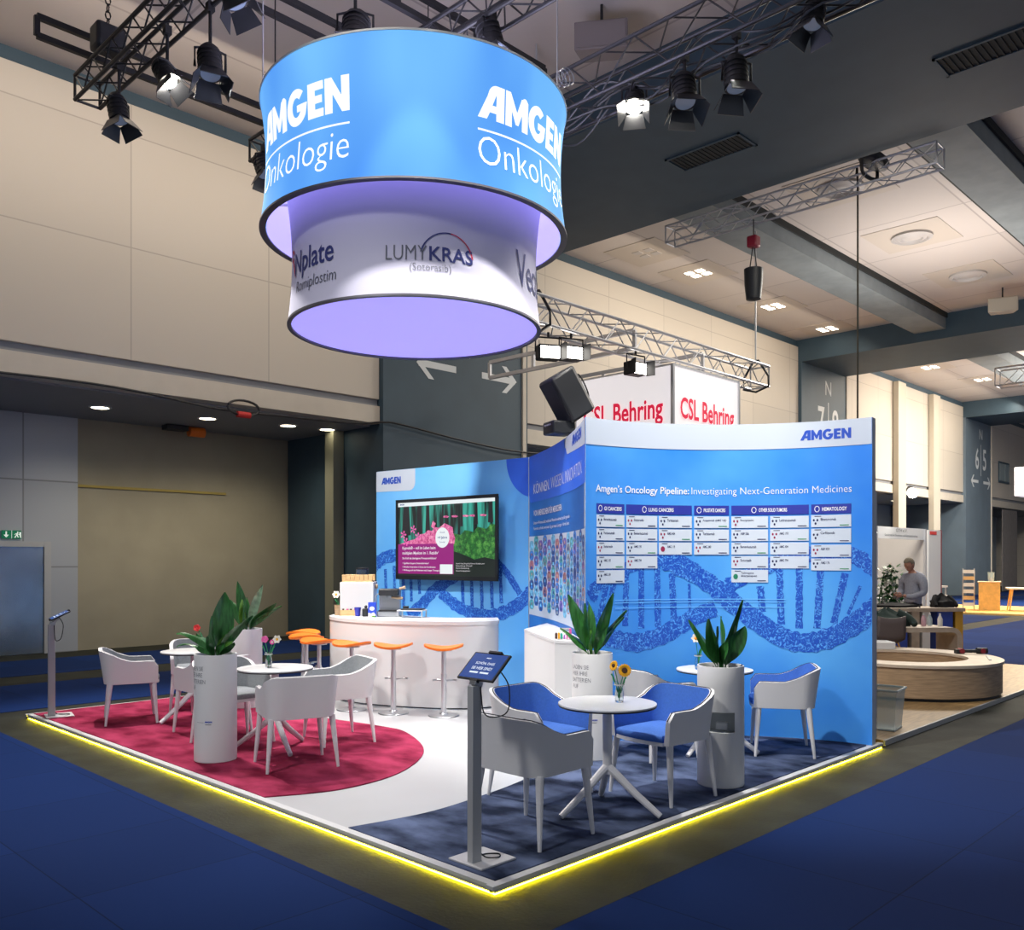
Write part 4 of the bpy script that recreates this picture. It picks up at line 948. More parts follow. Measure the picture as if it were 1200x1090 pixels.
def leaf_mesh(dirv, L, W, bend, roll=0., side=0.):
    """lance shaped leaf from the origin: starts upright, leans along dirv; bend = outward lean"""
    n, m = 12, 4; out = []
    h = Vector((dirv[0], dirv[1], 0)); h = h.normalized() if h.length > 1e-4 else Vector((1, 0, 0))
    lat = Vector((-h.y, h.x, 0)); lat = (lat * math.cos(roll) + h * math.sin(roll))
    p = Vector((0, 0, 0)); ang = .06
    for i in range(n + 1):
        t = i / n
        ang = bend[0] + (bend[1] - bend[0]) * t
        d = h * math.sin(ang) + Vector((0, 0, 1)) * math.cos(ang)
        if i: p = p + d * L / n
        stem_ = .22
        w = .006 if t < stem_ * .6 else W / 2 * max(.02, math.sin(math.pi * min(1, max(0, (t - stem_ * .5) / (1 - stem_ * .5))) ** .85)) ** .8
        w = max(w, .004 if t < .9 else .001)
        nn = d.cross(lat).normalized()
        row = []
        for k in range(-m, m + 1):
            q = k / m; row.append(p + lat * (w * q + side * t * t) + nn * (-.30 * w * abs(q)) + nn * .006 * math.sin(9 * t + 2 * q))
        out.append(row)
    return out
def plant(label, loc, leaves, name='broadleaf_plant'):
    t = thing(name, label, 'plant', loc, 0, 'broad leaved plants in the planters')
    for k, (az, L, W, b0, b1, m_, roll) in enumerate(leaves):
        W *= 1.32; roll = roll * .6 + 38
        b = MB(); rows = leaf_mesh((math.cos(R(az)), math.sin(R(az))), L, W, (b0, b1), R(roll))
        ox, oy = .03 * math.cos(R(az)), .03 * math.sin(R(az))
        b.grid([[(q.x + ox, q.y + oy, q.z) for q in r_] for r_ in rows]); obj('leaf', b, m_, t, smooth=60, recalc=False)
    return t
# azimuths in the hall: 134 = towards the screen side, -46 = towards the open corner, 225 = towards the aisle corner
LF, LL, LPALE = leaf_mat, leaf_light, leaf_pale
plant('broad leaved plant in the lettered planter beside the white cabinet', (2.681, 1.539, FZ + .862), [
    (140, .56, .11, .12, .50, LF, 60), (-40, .56, .10, .10, .42, LF, 40), (-50, .48, .085, .28, .85, LF, 10), (-60, .42, .075, .35, .85, LF, -30), (130, .35, .085, .4, 1.15, LF, 0), (215, .25, .10, .12, .5, LL, 90), (60, .46, .09, .05, .2, LF, 50), (180, .46, .09, .05, .22, LF, 70), (270, .3, .07, .2, .7, LF, 60)])
plant('broad leaved plant in the niche planter in front of the chart wall', (2.659, .275, FZ + .862), [
    (-46, .54, .075, .08, .40, LF, 20), (134, .43, .09, .3, .70, LF, 10), (170, .40, .13, .1, .40, LF, 70), (-55, .36, .13, .2, .62, LF, 70), (-46, .34, .08, .1, .35, LPALE, 70), (240, .25, .11, .1, .60, LF, 90), (30, .4, .09, .1, .3, LF, 60), (200, .34, .09, .12, .34, LF, 80)])
plant('broad leaved plant in the lettered planter on the crimson carpet', (.381, 3.759, FZ + .862), [
    (0, .55, .16, .02, .16, LF, 95), (134, .40, .10, .15, 1.7, LF, 30), (128, .36, .06, .5, 2.0, LF, 0), (-44, .46, .09, .3, 1.0, LF, 25), (-40, .28, .09, .2, .75, LL, 60), (-60, .20, .08, .5, 1.2, LF, 20), (150, .17, .09, .4, 1.3, LF, 40), (120, .26, .07, .3, 1.0, LF, 50), (215, .22, .09, .2, .8, LF, 90), (225, .36, .11, .05, .25, LF, 90), (-90, .2, .08, .4, 1.1, LF, 70)])
plant('broad leaved plant in the back planter behind the crimson carpet', (1.924, 6.029, FZ + .862), [
    (134, .58, .09, .03, .22, LF, 70), (-46, .56, .08, .12, .42, LPALE, 60), (-50, .46, .11, .45, 1.05, LF, 30), (-42, .48, .10, .5, 1.25, LF, 10), (134, .40, .10, .2, .60, LF, 50), (215, .38, .13, .05, .35, LL, 90), (225, .32, .09, .1, .4, LF, 80), (60, .4, .1, .1, .4, LF, 60)])

# ---- vases and flowers on the tables
def make_vase(label, loc):
    t = tag(bpy.data.objects.new('glass_vase', None), label, 'vase', 'small glass vases on the tables'); COL.objects.link(t); t.location = loc
    b = MB(); b.lathe([(.001, .002), (.026, .0), (.028, .01), (.030, .06), (.022, .10), (.024, .115), (.034, .135), (.0325, .1355), (.022, .116), (.0205, .10), (.0275, .06), (.025, .012), (.001, .008)], 28); obj('vessel', b, glass, t)
    b = MB(); b.lathe([(.026, .114), (.036, .116), (.036, .121), (.026, .122)], 20); obj('collar', b, white, t)
    return t
stem_m = mat('green_plastic', (.02, .25, .09), .4)
def flower(name, label, loc, lean, h, petals, pm_, cm, pr, cr, face, group, leafy=True, pw_=.35):
    t = tag(bpy.data.objects.new(name, None), label, 'flower', group); COL.objects.link(t); t.location = loc
    top = Vector((lean[0], lean[1], h))
    b = MB(); b.path(catmull([(0, 0, .012), (lean[0] * .15, lean[1] * .15, h * .45), tuple(top)], 6), .0035, 6); obj('stem', b, stem_m, t)
    f = Vector(face).normalized(); q = f.to_track_quat('Z', 'Y').to_matrix()
    for k in range(petals):
        a = 2 * math.pi * k / petals; Q = q @ Matrix.Rotation(a, 3, 'Z'); b = MB(); w = pr * pw_
        vs = [(cr * .6, -w * .5, 0), (cr * .6, w * .5, 0), (pr * .7, w, .006), (pr, 0, .004), (pr * .7, -w, .006)]
        b.add([top + Q @ Vector(v) for v in vs] + [top + Q @ (Vector(v) - Vector((0, 0, .004))) for v in vs], [(0, 1, 2, 3, 4), (9, 8, 7, 6, 5)] + [(i, (i + 1) % 5, 5 + (i + 1) % 5, 5 + i) for i in range(5)])
        obj('petal', b, pm_, t, smooth=0)
    b = MB(); b.tube(top - f * .006, top + f * .010, cr, cr * .8, 14); obj('flower_centre', b, cm, t)
    if leafy:
        b = MB(); rows = leaf_mesh((lean[0] + .01, lean[1] - .02), h * .7, .028, (.1, .5)); b.grid([[tuple(Vector(p) + Vector((0, 0, .03))) for p in r_] for r_ in rows]); obj('leaf', b, stem_m, t, smooth=60, recalc=False)
    return t
TT = FZ + .7256
yel = mat('sunflower_yellow', (.85, .42, .01), .5); brown = mat('sunflower_centre', (.06, .025, .01), .8); pinkp = mat('pink_plastic', (.75, .12, .38), .4); whitep = mat('white_plastic', (.8, .78, .7), .4); redp = mat('red_toy_plastic', (.7, .03, .03), .4); orap = mat('orange_toy_plastic', (.85, .3, .03), .4); teal = mat('teal_plastic', (.02, .3, .22), .4)
cam_dir = Vector((-.7, -.7, .25))
make_vase('small glass vase holding sunflowers', (1.56, .39, TT))
flower('sunflower', 'front sunflower in the glass vase, fully open towards the aisle', (1.56, .39, TT), (.02, -.03, 0), .215, 16, yel, brown, .046, .022, cam_dir, 'sunflowers in the vase')
flower('sunflower', 'smaller sunflower tucked behind the open one', (1.56, .39, TT), (-.02, .03, 0), .245, 16, yel, brown, .036, .014, (-.9, .1, .35), 'sunflowers in the vase')
make_vase('small glass vase holding pink and white toy flowers', (.905, 3.80, TT))
flower('toy_flower', 'white toy flower leaning out of the vase by the bar', (.905, 3.80, TT), (.055, -.05, 0), .25, 6, whitep, yel, .04, .012, cam_dir, 'toy flowers')
flower('toy_flower', 'pink toy flower upright in the vase by the white toy flower', (.905, 3.80, TT), (-.02, .03, 0), .25, 5, pinkp, pinkp, .034, .010, cam_dir, 'toy flowers', pw_=.5)
flower('toy_flower', 'small pale pink toy flower between the pink and the white one', (.905, 3.80, TT), (.025, -.02, 0), .225, 6, pinkp, whitep, .024, .010, cam_dir, 'toy flowers', False, pw_=.5)
make_vase('small glass vase holding red toy flowers', (1.19, 5.56, TT))
flower('toy_flower', 'red toy flower hanging over the vase edge away from the plant', (1.19, 5.56, TT), (-.06, .07, 0), .24, 5, redp, redp, .04, .012, cam_dir, 'toy flowers', pw_=.5)
flower('toy_flower', 'red and pink toy flower half behind the big plant leaves', (1.19, 5.56, TT), (.06, -.05, 0), .26, 5, redp, pinkp, .04, .012, cam_dir, 'toy flowers', pw_=.5)
make_vase('small glass vase on the table behind the niche planter', (3.47, .99, TT))
flower('toy_flower', 'white and orange toy flower rising behind the niche planter', (3.47, .99, TT), (-.01, .02, 0), .27, 6, whitep, orap, .042, .014, cam_dir, 'toy flowers')

# ---- tablet stands
tab_glass = mat('tablet_screen', (.01, .02, .05), .12, emis=(.012, .055, .26), es=1.)
tab_text = mat('tablet_text', (.1, .1, .1), .4, emis=(.75, .85, 1), es=.9)
def tablet_stand(label, loc, rz, tilt=42):
    t = thing('tablet_stand', label, 'tablet stand', loc, rz)
    b = MB(); b.box((0, 0, .006), (.27, .27, .012)); obj('base_plate', b, mat('pale_base_plate', (.6, .6, .62), .4) if 'pale_base_plate' not in MATS else MATS['pale_base_plate'], t, bevel=.003)
    b = MB(); b.box((-.075, -.015, .50), (.07, .045, .98)); obj('post', b, grey_metal, t, bevel=.004)
    b = MB(); b.box((-.062, -.015, 1.0), (.06, .05, .03), M=Matrix.Rotation(R(20), 3, 'Y')); b.box((-.03, -.015, 1.035), (.09, .045, .02), M=Matrix.Rotation(R(-35), 3, 'Y')); obj('neck', b, steel, t, bevel=.003)
    M = Matrix.Rotation(R(-tilt), 3, 'Y'); c = Vector((.0, -.015, 1.085))
    b = MB(); b.box(c, (.20, .29, .014), M=M); obj('tablet', b, black_soft, t, bevel=.004)
    fn = lambda s, z, o: tuple(c + M @ Vector((z, -s, .007 + o)))
    b = MB(); art(b, rect(-.133, -.09, .133, .09), fn, .001); scn = obj('screen', b, tab_glass, t, smooth=0, recalc=False)
    b = MB(); put_text(b, 'SCH\u00d6N, DASS', fn, .002, 0, .008, w=.15, h=.024, align='C', bold=.01); put_text(b, 'SIE HIER SIND!', fn, .002, 0, -.028, w=.16, h=.021, align='C', bold=.01)
    art(b, (fit(LOGO[0], 0, .055, w=.036, align='C'), LOGO[1]), fn, .002)
    art(b, rect(-.075, -.055, -.008, -.043), fn, .002); art(b, rect(.008, -.055, .075, -.043), fn, .002); obj('lettering', b, tab_text, scn, smooth=0, recalc=False)
    b = MB(); b.box(c + M @ Vector((.104, -.02, .004)), (.014, .10, .022), M=M); b.box(c + M @ Vector((-.104, 0, .0)), (.012, .06, .022), M=M); obj('clamp', b, black, t)
    b = MB(); b.path(catmull([tuple(c + M @ Vector((-.02, -.148, -.004))), (.02, -.19, .99), (.0, -.20, .86), (-.03, -.12, .82), (-.045, -.06, .84), (-.05, -.042, .94), (-.05, -.035, 1.0)], 8), .004, 6); obj('cable', b, black_soft, t)
    b = MB(); b.path(catmull([(-.04, -.03, .05), (-.02, -.06, .03), (.06, -.07, .016), (.10, -.03, .016), (.05, .02, .016), (-.04, .02, .02)], 8), .004, 6); obj('floor_cable', b, black_soft, t)
    return t
tablet_stand('grey tablet stand with a blue screen at the front corner of the navy carpet', (.225, .33, FZ), 0)
tablet_stand('grey tablet stand at the far corner of the crimson carpet, near the steel door', (.192, 6.9, FZ), R(-13), 26)

# ---- bar stools
def make_stool(label):
    t = thing('bar_stool', label, 'bar stool', (0, 0, 0), 0, 'orange bar stools')
    b = MB(); b.lathe([(.001, .0), (.165, .0), (.17, .006), (.165, .014), (.05, .022), (.04, .04), (.001, .04)], 36); obj('base', b, steel, t)
    b = MB(); b.tube((0, 0, .03), (0, 0, .46), .03, n=18); b.tube((0, 0, .46), (0, 0, .705), .024, n=18); obj('post', b, leg_white if False else alu, t)
    b = MB(); b.path(catmull([(.03, 0, .32), (.10, .0, .36), (.17, .08, .365), (.15, .13, .365)], 5), .010, 7); b.path(catmull([(.03, 0, .33), (.10, 0, .36), (.17, -.08, .365), (.15, -.13, .365)], 5), .010, 7); obj('footrest', b, steel, t)
    rows = []; rows2 = []
    for i in range(13):
        x = -.20 + .40 * i / 12; row = []; row2 = []
        hwid = .215 * math.sqrt(max(.02, 1 - (x / .215) ** 2)) ** .9
        for k in range(-6, 7):
            y = hwid * k / 6; z = .725 + .95 * y * y + .20 * x * x * (1 if x < 0 else .3)
            row.append((x, y, z + .012)); row2.append((x, y, z - .012))
        rows.append(row); rows2.append(row2)
    b = MB(); b.grid(rows); b.grid(rows2, 0, True)
    for rr, r2 in ((rows[0], rows2[0]), (rows[-1], rows2[-1]), ([r_[0] for r_ in rows], [r_[0] for r_ in rows2]), ([r_[-1] for r_ in rows], [r_[-1] for r_ in rows2])): b.grid([rr, r2])
    obj('seat', b, orange, t, smooth=60)
    b = MB(); b.lathe([(.001, .70), (.09, .705), (.09, .714), (.001, .716)], 20); obj('seat_plate', b, alu, t)
    return t
st = make_stool('orange bar stool at the end of the bar, right behind the tablet stand'); st.location = (3.135, 3.984, PZ - .003); st.rotation_euler.z = R(45)
for x, y, a, l in ((2.852, 4.501, 40, 'second orange bar stool along the bar from the sky blue wall'), (2.663, 5.017, 15, 'third orange bar stool along the bar, behind a grey lined armchair'), (2.591, 5.562, 0, 'fourth orange bar stool along the bar, in front of the stacked looking pair'), (2.80, 6.16, -20, 'fifth orange bar stool along the bar, lower of two overlapping seats'), (3.10, 6.70, -55, 'last orange bar stool beyond the bar end, seat peeking over another')):
    dup(st, (x, y, PZ - .003), R(a), l)

# ---- bar counter
bc = thing('bar_counter', 'curved white bar counter with a dark toe gap in front of the big screen', 'bar counter', (0, 0, 0))
oc = curve2([(3.75, 6.42), (3.35, 6.30), (3.09, 6.08), (2.97, 5.76), (2.935, 5.45), (2.98, 5.15), (3.09, 4.83), (3.22, 4.56), (3.37, 4.30), (3.57, 4.09), (3.80, 3.975), (3.98, 4.0), (4.12, 4.14)], 6)
def offs(pl_, d):
    out = []
    for i, p in enumerate(pl_):
        a, e = pl_[max(i - 1, 0)], pl_[min(i + 1, len(pl_) - 1)]; dx, dy = e[0] - a[0], e[1] - a[1]; L = math.hypot(dx, dy); out.append((p[0] - dy / L * d, p[1] + dx / L * d))
    return out
inn = curve2([(4.10, 6.22), (4.00, 6.10), (3.92, 5.95), (3.84, 5.70), (3.80, 5.45), (3.80, 5.2), (3.82, 5.0), (3.87, 4.85), (3.94, 4.72), (4.04, 4.6), (4.15, 4.5), (4.25, 4.42), (4.33, 4.36)], 6)
b = MB()
b.grid([[(x, y, z) for x, y in oc] for z in (PZ + .015, .5, 1.0)]); th_ = offs(oc, .02); b.grid([[(x, y, z) for x, y in th_] for z in (PZ + .015, .5, 1.0)], 0, True)
b.grid([[(x, y, PZ + .015) for x, y in oc], [(x, y, PZ + .015) for x, y in th_]])
for q in (0, -1): b.add([(*oc[q], PZ + .015), (*inn[q], PZ + .015), (*inn[q], 1.0), (*oc[q], 1.0)], [(0, 1, 2, 3)])
obj('front_panel', b, gloss_white, bc)
oo = offs(oc, -.008); b = MB()
b.grid([[(x, y, 1.04) for x, y in oo], [(x, y, 1.04) for x, y in inn]]); b.grid([[(x, y, 1.0) for x, y in oo], [(x, y, 1.0) for x, y in inn]]); b.grid([[(x, y, 1.0) for x, y in oo], [(x, y, 1.04) for x, y in oo]]); b.grid([[(x, y, 1.0) for x, y in inn], [(x, y, 1.04) for x, y in inn]])
for q in (0, -1): b.add([(*oo[q], 1.0), (*inn[q], 1.0), (*inn[q], 1.04), (*oo[q], 1.04)], [(0, 1, 2, 3)])
obj('worktop', b, gloss_white, bc)
tk = offs(oc, .03); b = MB(); b.grid([[(x, y, z) for x, y in tk] for z in (PZ - .002, PZ + .02)]); obj('toe_kick', b, black, bc)
CT = 1.0405
# things on the bar
t = thing('milk_cooler', 'tall white appliance box standing on the bar with cups on top', 'appliance', (3.47, 6.00, CT), R(45))
b = MB(); b.box((0, 0, .21), (.34, .42, .42)); obj('body', b, gloss_white, t, bevel=.01)
b = MB(); b.box((-.171, 0, .21), (.004, .32, .36)); obj('door', b, white, t)
b = MB(); b.tube((0, -.24, .36), (0, -.212, .36), .03, n=10); obj('knob', b, oak, t)
t = thing('cup_tray', 'light wooden tray rack on top of the white appliance', 'tray', (3.47, 6.00, CT + .4205), R(45))
b = MB(); b.prism([(-.13, -.19), (.13, -.19), (.13, .19), (-.13, .19)], 0, .02); obj('tray_base', b, cardboard, t)
for k in range(7):
    b = MB(); b.box((-.12, -.165 + k * .055, .055), (.02, .05, .07)); obj('slat', b, cardboard, t, bevel=.003)
    b = MB(); b.box((.11, -.165 + k * .055, .055), (.02, .05, .07)); obj('slat', b, cardboard, t, bevel=.003)
t = thing('bean_hopper', 'small smoky glass bean hopper on the wooden tray', 'hopper', (3.50, 5.97, CT + .4415))
b = MB(); b.lathe([(.001, 0), (.05, 0), (.075, .07), (.075, .14), (.07, .14), (.07, .072), (.045, .006), (.001, .006)], 20); obj('vessel', b, mat('smoked_glass', (.06, .09, .14), .1, alpha=.75), t)
b = MB(); b.lathe([(.001, .14), (.08, .14), (.08, .155), (.001, .16)], 20); obj('lid', b, black_soft, t)
t = thing('wood_crate', 'low light wooden crate with small sachets at the bar end', 'crate', (3.30, 5.96, CT), R(45 + 90))
b = MB()
for c, d in (((0, -.055, .035), (.22, .01, .07)), ((0, .055, .035), (.22, .01, .07)), ((-.105, 0, .035), (.01, .12, .07)), ((.105, 0, .035), (.01, .12, .07)), ((0, 0, .004), (.21, .11, .008))): b.box(c, d)
obj('crate_body', b, cardboard, t, smooth=0)
for k in range(6):
    b = MB(); b.box((-.08 + k * .032, 0, .06), (.022, .08, .05), .2 * ((k % 3) - 1)); obj('sachet', b, [pinkp, whitep, brown][k % 3], t, smooth=0)
t = thing('flower_pot', 'small wood look pot at the bar end holding toy flowers', 'pot', (3.235, 6.085, CT))
b = MB(); b.lathe([(.001, 0), (.06, 0), (.065, .13), (.058, .13), (.053, .01), (.001, .01)], 20); obj('pot_wall', b, oak, t)
flower('toy_flower', 'orange and white toy flower in the pot at the bar end', (3.235, 6.085, CT + .01), (-.03, .03, 0), .25, 6, whitep, orap, .05, .018, cam_dir, 'toy flowers')
flower('toy_flower', 'pink toy flower low in the pot at the bar end', (3.235, 6.085, CT + .01), (.03, -.03, 0), .15, 6, pinkp, whitep, .035, .012, cam_dir, 'toy flowers', pw_=.5)
t = thing('cup', 'deep blue tapered cup on the bar beside the black jar', 'cup', (3.28, 5.76, CT))
b = MB(); b.lathe([(.001, 0), (.03, 0), (.042, .11), (.038, .11), (.027, .006), (.001, .006)], 18); obj('cup_wall', b, mat('cobalt_plastic', (.02, .03, .35), .35), t)
t = thing('jar', 'small black jar with a lid on the bar', 'jar', (3.33, 5.66, CT))
b = MB(); b.lathe([(.001, 0), (.045, 0), (.045, .09), (.03, .10), (.001, .10)], 18); obj('body', b, black_soft, t)
b = MB(); b.ball((0, 0, .118), .02); obj('knob', b, black_soft, t)
t = thing('carton', 'blue and white milk carton on the bar', 'carton', (3.31, 5.50, CT), R(45))
b = MB(); b.box((0, 0, .09), (.07, .095, .18)); obj('box', b, mat('carton_blue', (.02, .06, .5), .4), t, smooth=0)
fn = lambda s, z, o: (-.035 - o, -s, z)
b = MB(); art(b, (arc(0, .105, .03, .025, 0, 340, 16), [tuple(range(17))]), fn, .001); art(b, ([(-.045, .0), (.045, .0), (.045, .03), (.02, .06), (-.01, .045), (-.045, .055)], [(0, 1, 2, 3, 4, 5)]), fn, .001); obj('white_print', b, whitep, t, smooth=0, recalc=False)
b = MB(); art(b, ([(-.01, .0), (.045, .0), (.045, .02), (.0, .015)], [(0, 1, 2, 3)]), fn, .002); obj('green_print', b, leaf_light, t, smooth=0, recalc=False)
t = thing('espresso_machine', 'small silver and black espresso machine with wooden handles on the bar', 'coffee machine', (3.56, 5.48, CT), R(45))
b = MB(); b.box((0, 0, .035), (.26, .28, .07)); b.box((.06, 0, .2), (.14, .26, .28)); obj('body', b, steel, t, bevel=.012)
b = MB(); b.box((-.02, 0, .30), (.24, .24, .08)); obj('head', b, black_soft, t, bevel=.012)
b = MB(); b.box((-.08, 0, .075), (.12, .24, .012)); obj('drip_tray', b, black, t)
b = MB(); b.tube((-.06, .0, .235), (-.06, .0, .262), .035, n=16); obj('group_head', b, steel, t)
b = MB(); b.tube((-.06, -.03, .235), (-.09, -.17, .225), .014, .018, n=10); obj('handle', b, oak, t)
b = MB(); b.tube((-.06, -.13, .34), (-.06, -.20, .36), .016, .02, n=10); obj('lever', b, oak, t)
b = MB(); b.path(catmull([(-.02, .12, .29), (-.06, .17, .24), (-.06, .18, .12)], 5), .006, 6); obj('steam_pipe', b, steel, t)
t = thing('cup_rack', 'low white shelf rack on the bar beside the coffee machine', 'rack', (3.62, 5.12, CT), R(35))
b = MB(); b.box((0, 0, .085), (.22, .32, .012)); obj('shelf', b, white, t, smooth=0)
for x, y in ((-.1, -.15), (.1, -.15), (-.1, .15), (.1, .15)):
    b = MB(); b.box((x, y, .04), (.014, .014, .08)); obj('leg', b, alu, t, smooth=0)
t = thing('knock_tray', 'flat black tray lying on the bar rack', 'tray', (3.62, 5.10, CT + .0915), R(35))
b = MB(); b.box((0, 0, .008), (.18, .26, .015)); b.box((0, .09, .03), (.06, .06, .03)); obj('tray_body', b, black_soft, t, bevel=.004)

# ---- white cabinet under the portrait wall
cb = thing('display_cabinet', 'white wedge shaped cabinet standing against the portrait wall', 'cabinet', (0, 0, 0))
f0, f1 = por(.15, 0, .012), por(QL - .06, 0, .012)
plan_ = [(3.665 - .03, 3.25), (2.869, 2.134), (2.965, 1.885), (f1[0], f1[1]), (por(2.2, 0, .012)[0], por(2.2, 0, .012)[1]), (por(1.4, 0, .012)[0], por(1.4, 0, .012)[1]), (por(.9, 0, .012)[0], por(.9, 0, .012)[1])]
plan_ = [plan_[0], plan_[1], (2.955, 1.93)] + plan_[3:]
b = MB(); b.prism(plan_, .0475, .975); obj('body', b, white, cb, smooth=0)
b = MB(); b.prism([(x + .004 * (1 if i > 2 else -1), y) for i, (x, y) in enumerate(plan_[:3])] + plan_[3:], .976, 1.0); obj('worktop', b, gloss_white, cb, smooth=0)
t = thing('figure_set', 'row of tiny coloured blocks on a pale base on the white cabinet', 'ornament', (2.98, 2.13, 1.0005), R(-50))
b = MB(); b.box((0, 0, .004), (.17, .05, .008)); obj('base', b, white, t)
for x, h, w_, m_ in ((-.065, .05, .022, brown), (-.04, .055, .02, yel), (-.015, .045, .022, teal), (.012, .032, .016, mat('lilac_plastic', (.4, .1, .5), .4)), (.035, .038, .014, pinkp), (.065, .09, .024, pinkp)):
    b = MB(); b.box((x, 0, .008 + h / 2), (w_, .022, h)); b.ball((x, 0, .008 + h), w_ * .42, 8, 6); obj('figure', b, m_, t, bevel=.002)
t = thing('label_holder', 'tiny wire label holder on the cabinet against the mosaic wall', 'label', (por(2.55, 0, .10)[0], por(2.55, 0, .10)[1], 1.0005), R(-52))
b = MB(); b.box((0, 0, .004), (.06, .04, .008)); b.tube((.02, 0, .004), (.02, 0, .07), .003); b.box((-.01, 0, .06), (.10, .006, .02)); obj('stand', b, grey_metal, t)
# ---- loudspeaker on a pole behind the portrait wall
t = thing('loudspeaker', 'black loudspeaker tilted down over the top edge of the stand wall', 'loudspeaker', (3.98, 2.92, 3.50), R(158))
M = Matrix.Rotation(R(32), 3, 'Y')
def spk(b, c, d, z0, z1, M):
    pts = [(.17, -.15), (.17, .15), (-.10, .12), (-.17, .05), (-.17, -.05), (-.10, -.12)]
    n = len(pts); vs = [M @ Vector((x * d, y * d, z)) + Vector(c) for z in (z0, z1) for x, y in pts]
    b.add(vs, [tuple(range(n - 1, -1, -1)), tuple(range(n, 2 * n))] + [(k, (k + 1) % n, (k + 1) % n + n, k + n) for k in range(n)])
b = MB(); spk(b, (0, 0, 0), 1.1, -.26, .26, M); obj('cabinet', b, black_soft, t, bevel=.03)
b = MB(); b.box(M @ Vector((.188, 0, 0)), (.012, .28, .47), M=M); obj('grille', b, speaker_cloth, t, bevel=.004)
b = MB(); b.path(catmull([tuple(M @ Vector((-.16, -.04, .16))), tuple(M @ Vector((-.25, -.04, .12))), tuple(M @ Vector((-.24, -.04, -.10))), tuple(M @ Vector((-.17, -.02, -.18)))], 6), .008, 6); obj('cable', b, black_soft, t)
t2 = thing('receiver_case', 'black wedge shaped audio case with white lettering just above the stand wall', 'audio receiver', (3.92, 2.99, 3.145), R(158))
b = MB(); b.prism([(.15, -.13), (.15, .13), (-.12, .13), (-.12, -.13)], -.07, .07); obj('case', b, black_soft, t2, bevel=.02)
b = MB(); put_text(b, 'SENNHEISER', lambda s, z, o: (.15 + o, s, z), .002, 0, .02, w=.16, h=.018, align='C', bold=.01); obj('lettering', b, ink_white, t2, smooth=0, recalc=False)
t3 = thing('speaker_pole', 'black pole that carries the loudspeaker behind the stand wall', 'stand', (4.08, 2.80, 0))
b = MB(); b.tube((0, 0, .055), (0, 0, 3.2), .02, n=12); obj('pole', b, black, t3)
for k in range(3):
    a = R(90 + 120 * k); b = MB(); b.tube((0, 0, .6), (.16 * math.cos(a), .16 * math.sin(a), .06), .012); obj('leg', b, black, t3)
# ================================================================ NEIGHBOURING STANDS
# light cube of the next stand and its truss
lc = thing('light_cube', 'hanging white light cube with red lettering behind the chart wall', 'hanging sign', (9.14, 5.1, 0))
cube_m = mat('lit_white_fabric', (.6, .6, .6), .6, emis=(.90, .84, .85), es=.73)
b = MB(); b.box((1.05, 1.05, 4.14), (2.1, 2.1, 1.64)); obj('lit_skin', b, cube_m, lc, smooth=0)
b = MB()
for x, y in ((0, 0), (2.1, 0), (0, 2.1), (2.1, 2.1)): b.box((x, y, 4.14), (.05, .05, 1.68))
for z in (3.30, 4.98):
    for c, d in (((1.05, 0), (2.1, .03)), ((1.05, 2.1), (2.1, .03)), ((0, 1.05), (.03, 2.1)), ((2.1, 1.05), (.03, 2.1))): b.box((c[0], c[1], z), (d[0], d[1], .03))
obj('frame', b, alu, lc, smooth=0)
b = MB(); put_text(b, 'CSL Behring', lambda s, z, o: (s, -o, z), .02, .20, 4.0, w=1.72, h=.47, bold=.022)
rp_ = mat('lit_red_print', (.5, .01, .04), .5, emis=(.62, .01, .05), es=.8); obj('lettering', b, rp_, lc, smooth=0, recalc=False); b = MB()
put_text(b, 'CSL Behring', lambda s, z, o: (-o, 2.1 - s, z), .02, .20, 4.0, w=1.72, h=.47, bold=.022); obj('lettering', b, rp_, lc, smooth=0, recalc=False)
truss('lighting_truss', 'silver box truss running above the white light cube', (5.6, 5.5, 5.33), (12.75, 5.5, 5.33), .40, truss_silver, .026)
ladder('ladder_beam', 'silver ladder beam jutting towards the wall behind the loudspeaker', (8.9, 5.7, 5.45), (8.9, 9.2, 5.45), .3, truss_silver, 1.1)
ladder('ladder_beam', 'silver ladder beam jutting towards the wall above the light cube', (11.0, 5.7, 5.4), (11.0, 9.2, 5.4), .3, truss_silver, 1.1)
truss('lighting_truss', 'silver box truss hung under the far ceiling beside the big beam', (12.15, 1.9, 8.4), (12.15, 7.2, 8.4), .34, truss_silver, .022)
truss('lighting_truss', 'short silver truss end reaching in under the far ceiling', (18.5, 1.9, 8.2), (18.5, -3.0, 8.2), .36, truss_silver, .022)
def flood(loc, rz, label, on=lens_on):
    t = thing('flood_light', label, 'stage light', loc, rz)
    b = MB(); b.prism([(-.14, -.17), (.06, -.17), (.06, .17), (-.14, .17)], -.11, .11); obj('housing', b, black, t, bevel=.02)
    b = MB(); b.box((.068, 0, -.01), (.012, .29, .17)); obj('lens', b, on, t)
    b = MB(); b.path([(-.02, -.2, 0), (-.02, -.2, .22), (-.02, .2, .22), (-.02, .2, 0)], .014, 6); b.tube((-.02, 0, .22), (-.02, 0, .30), .02); obj('yoke', b, black, t)
    for s in (-1, 1):
        b = MB(); b.box((.13, s * .19, 0), (.16, .008, .24), s * .3); obj('barn_door', b, black, t, smooth=0)
    return t
lens_fl = mat('flood_glow', (1, .95, .85), .4, emis=(1, .95, .86), es=14)
flood((6.51, 5.49, 4.80), R(-120), 'lit rectangular flood lamp under the silver truss, nearer the drum', lens_fl)
flood((6.98, 5.45, 4.86), R(-112), 'lit rectangular flood lamp under the silver truss, nearer the light cube', lens_fl)
flood((8.55, 5.40, 4.86), R(-100), 'small flood lamp at the top corner of the light cube', lens_fl)
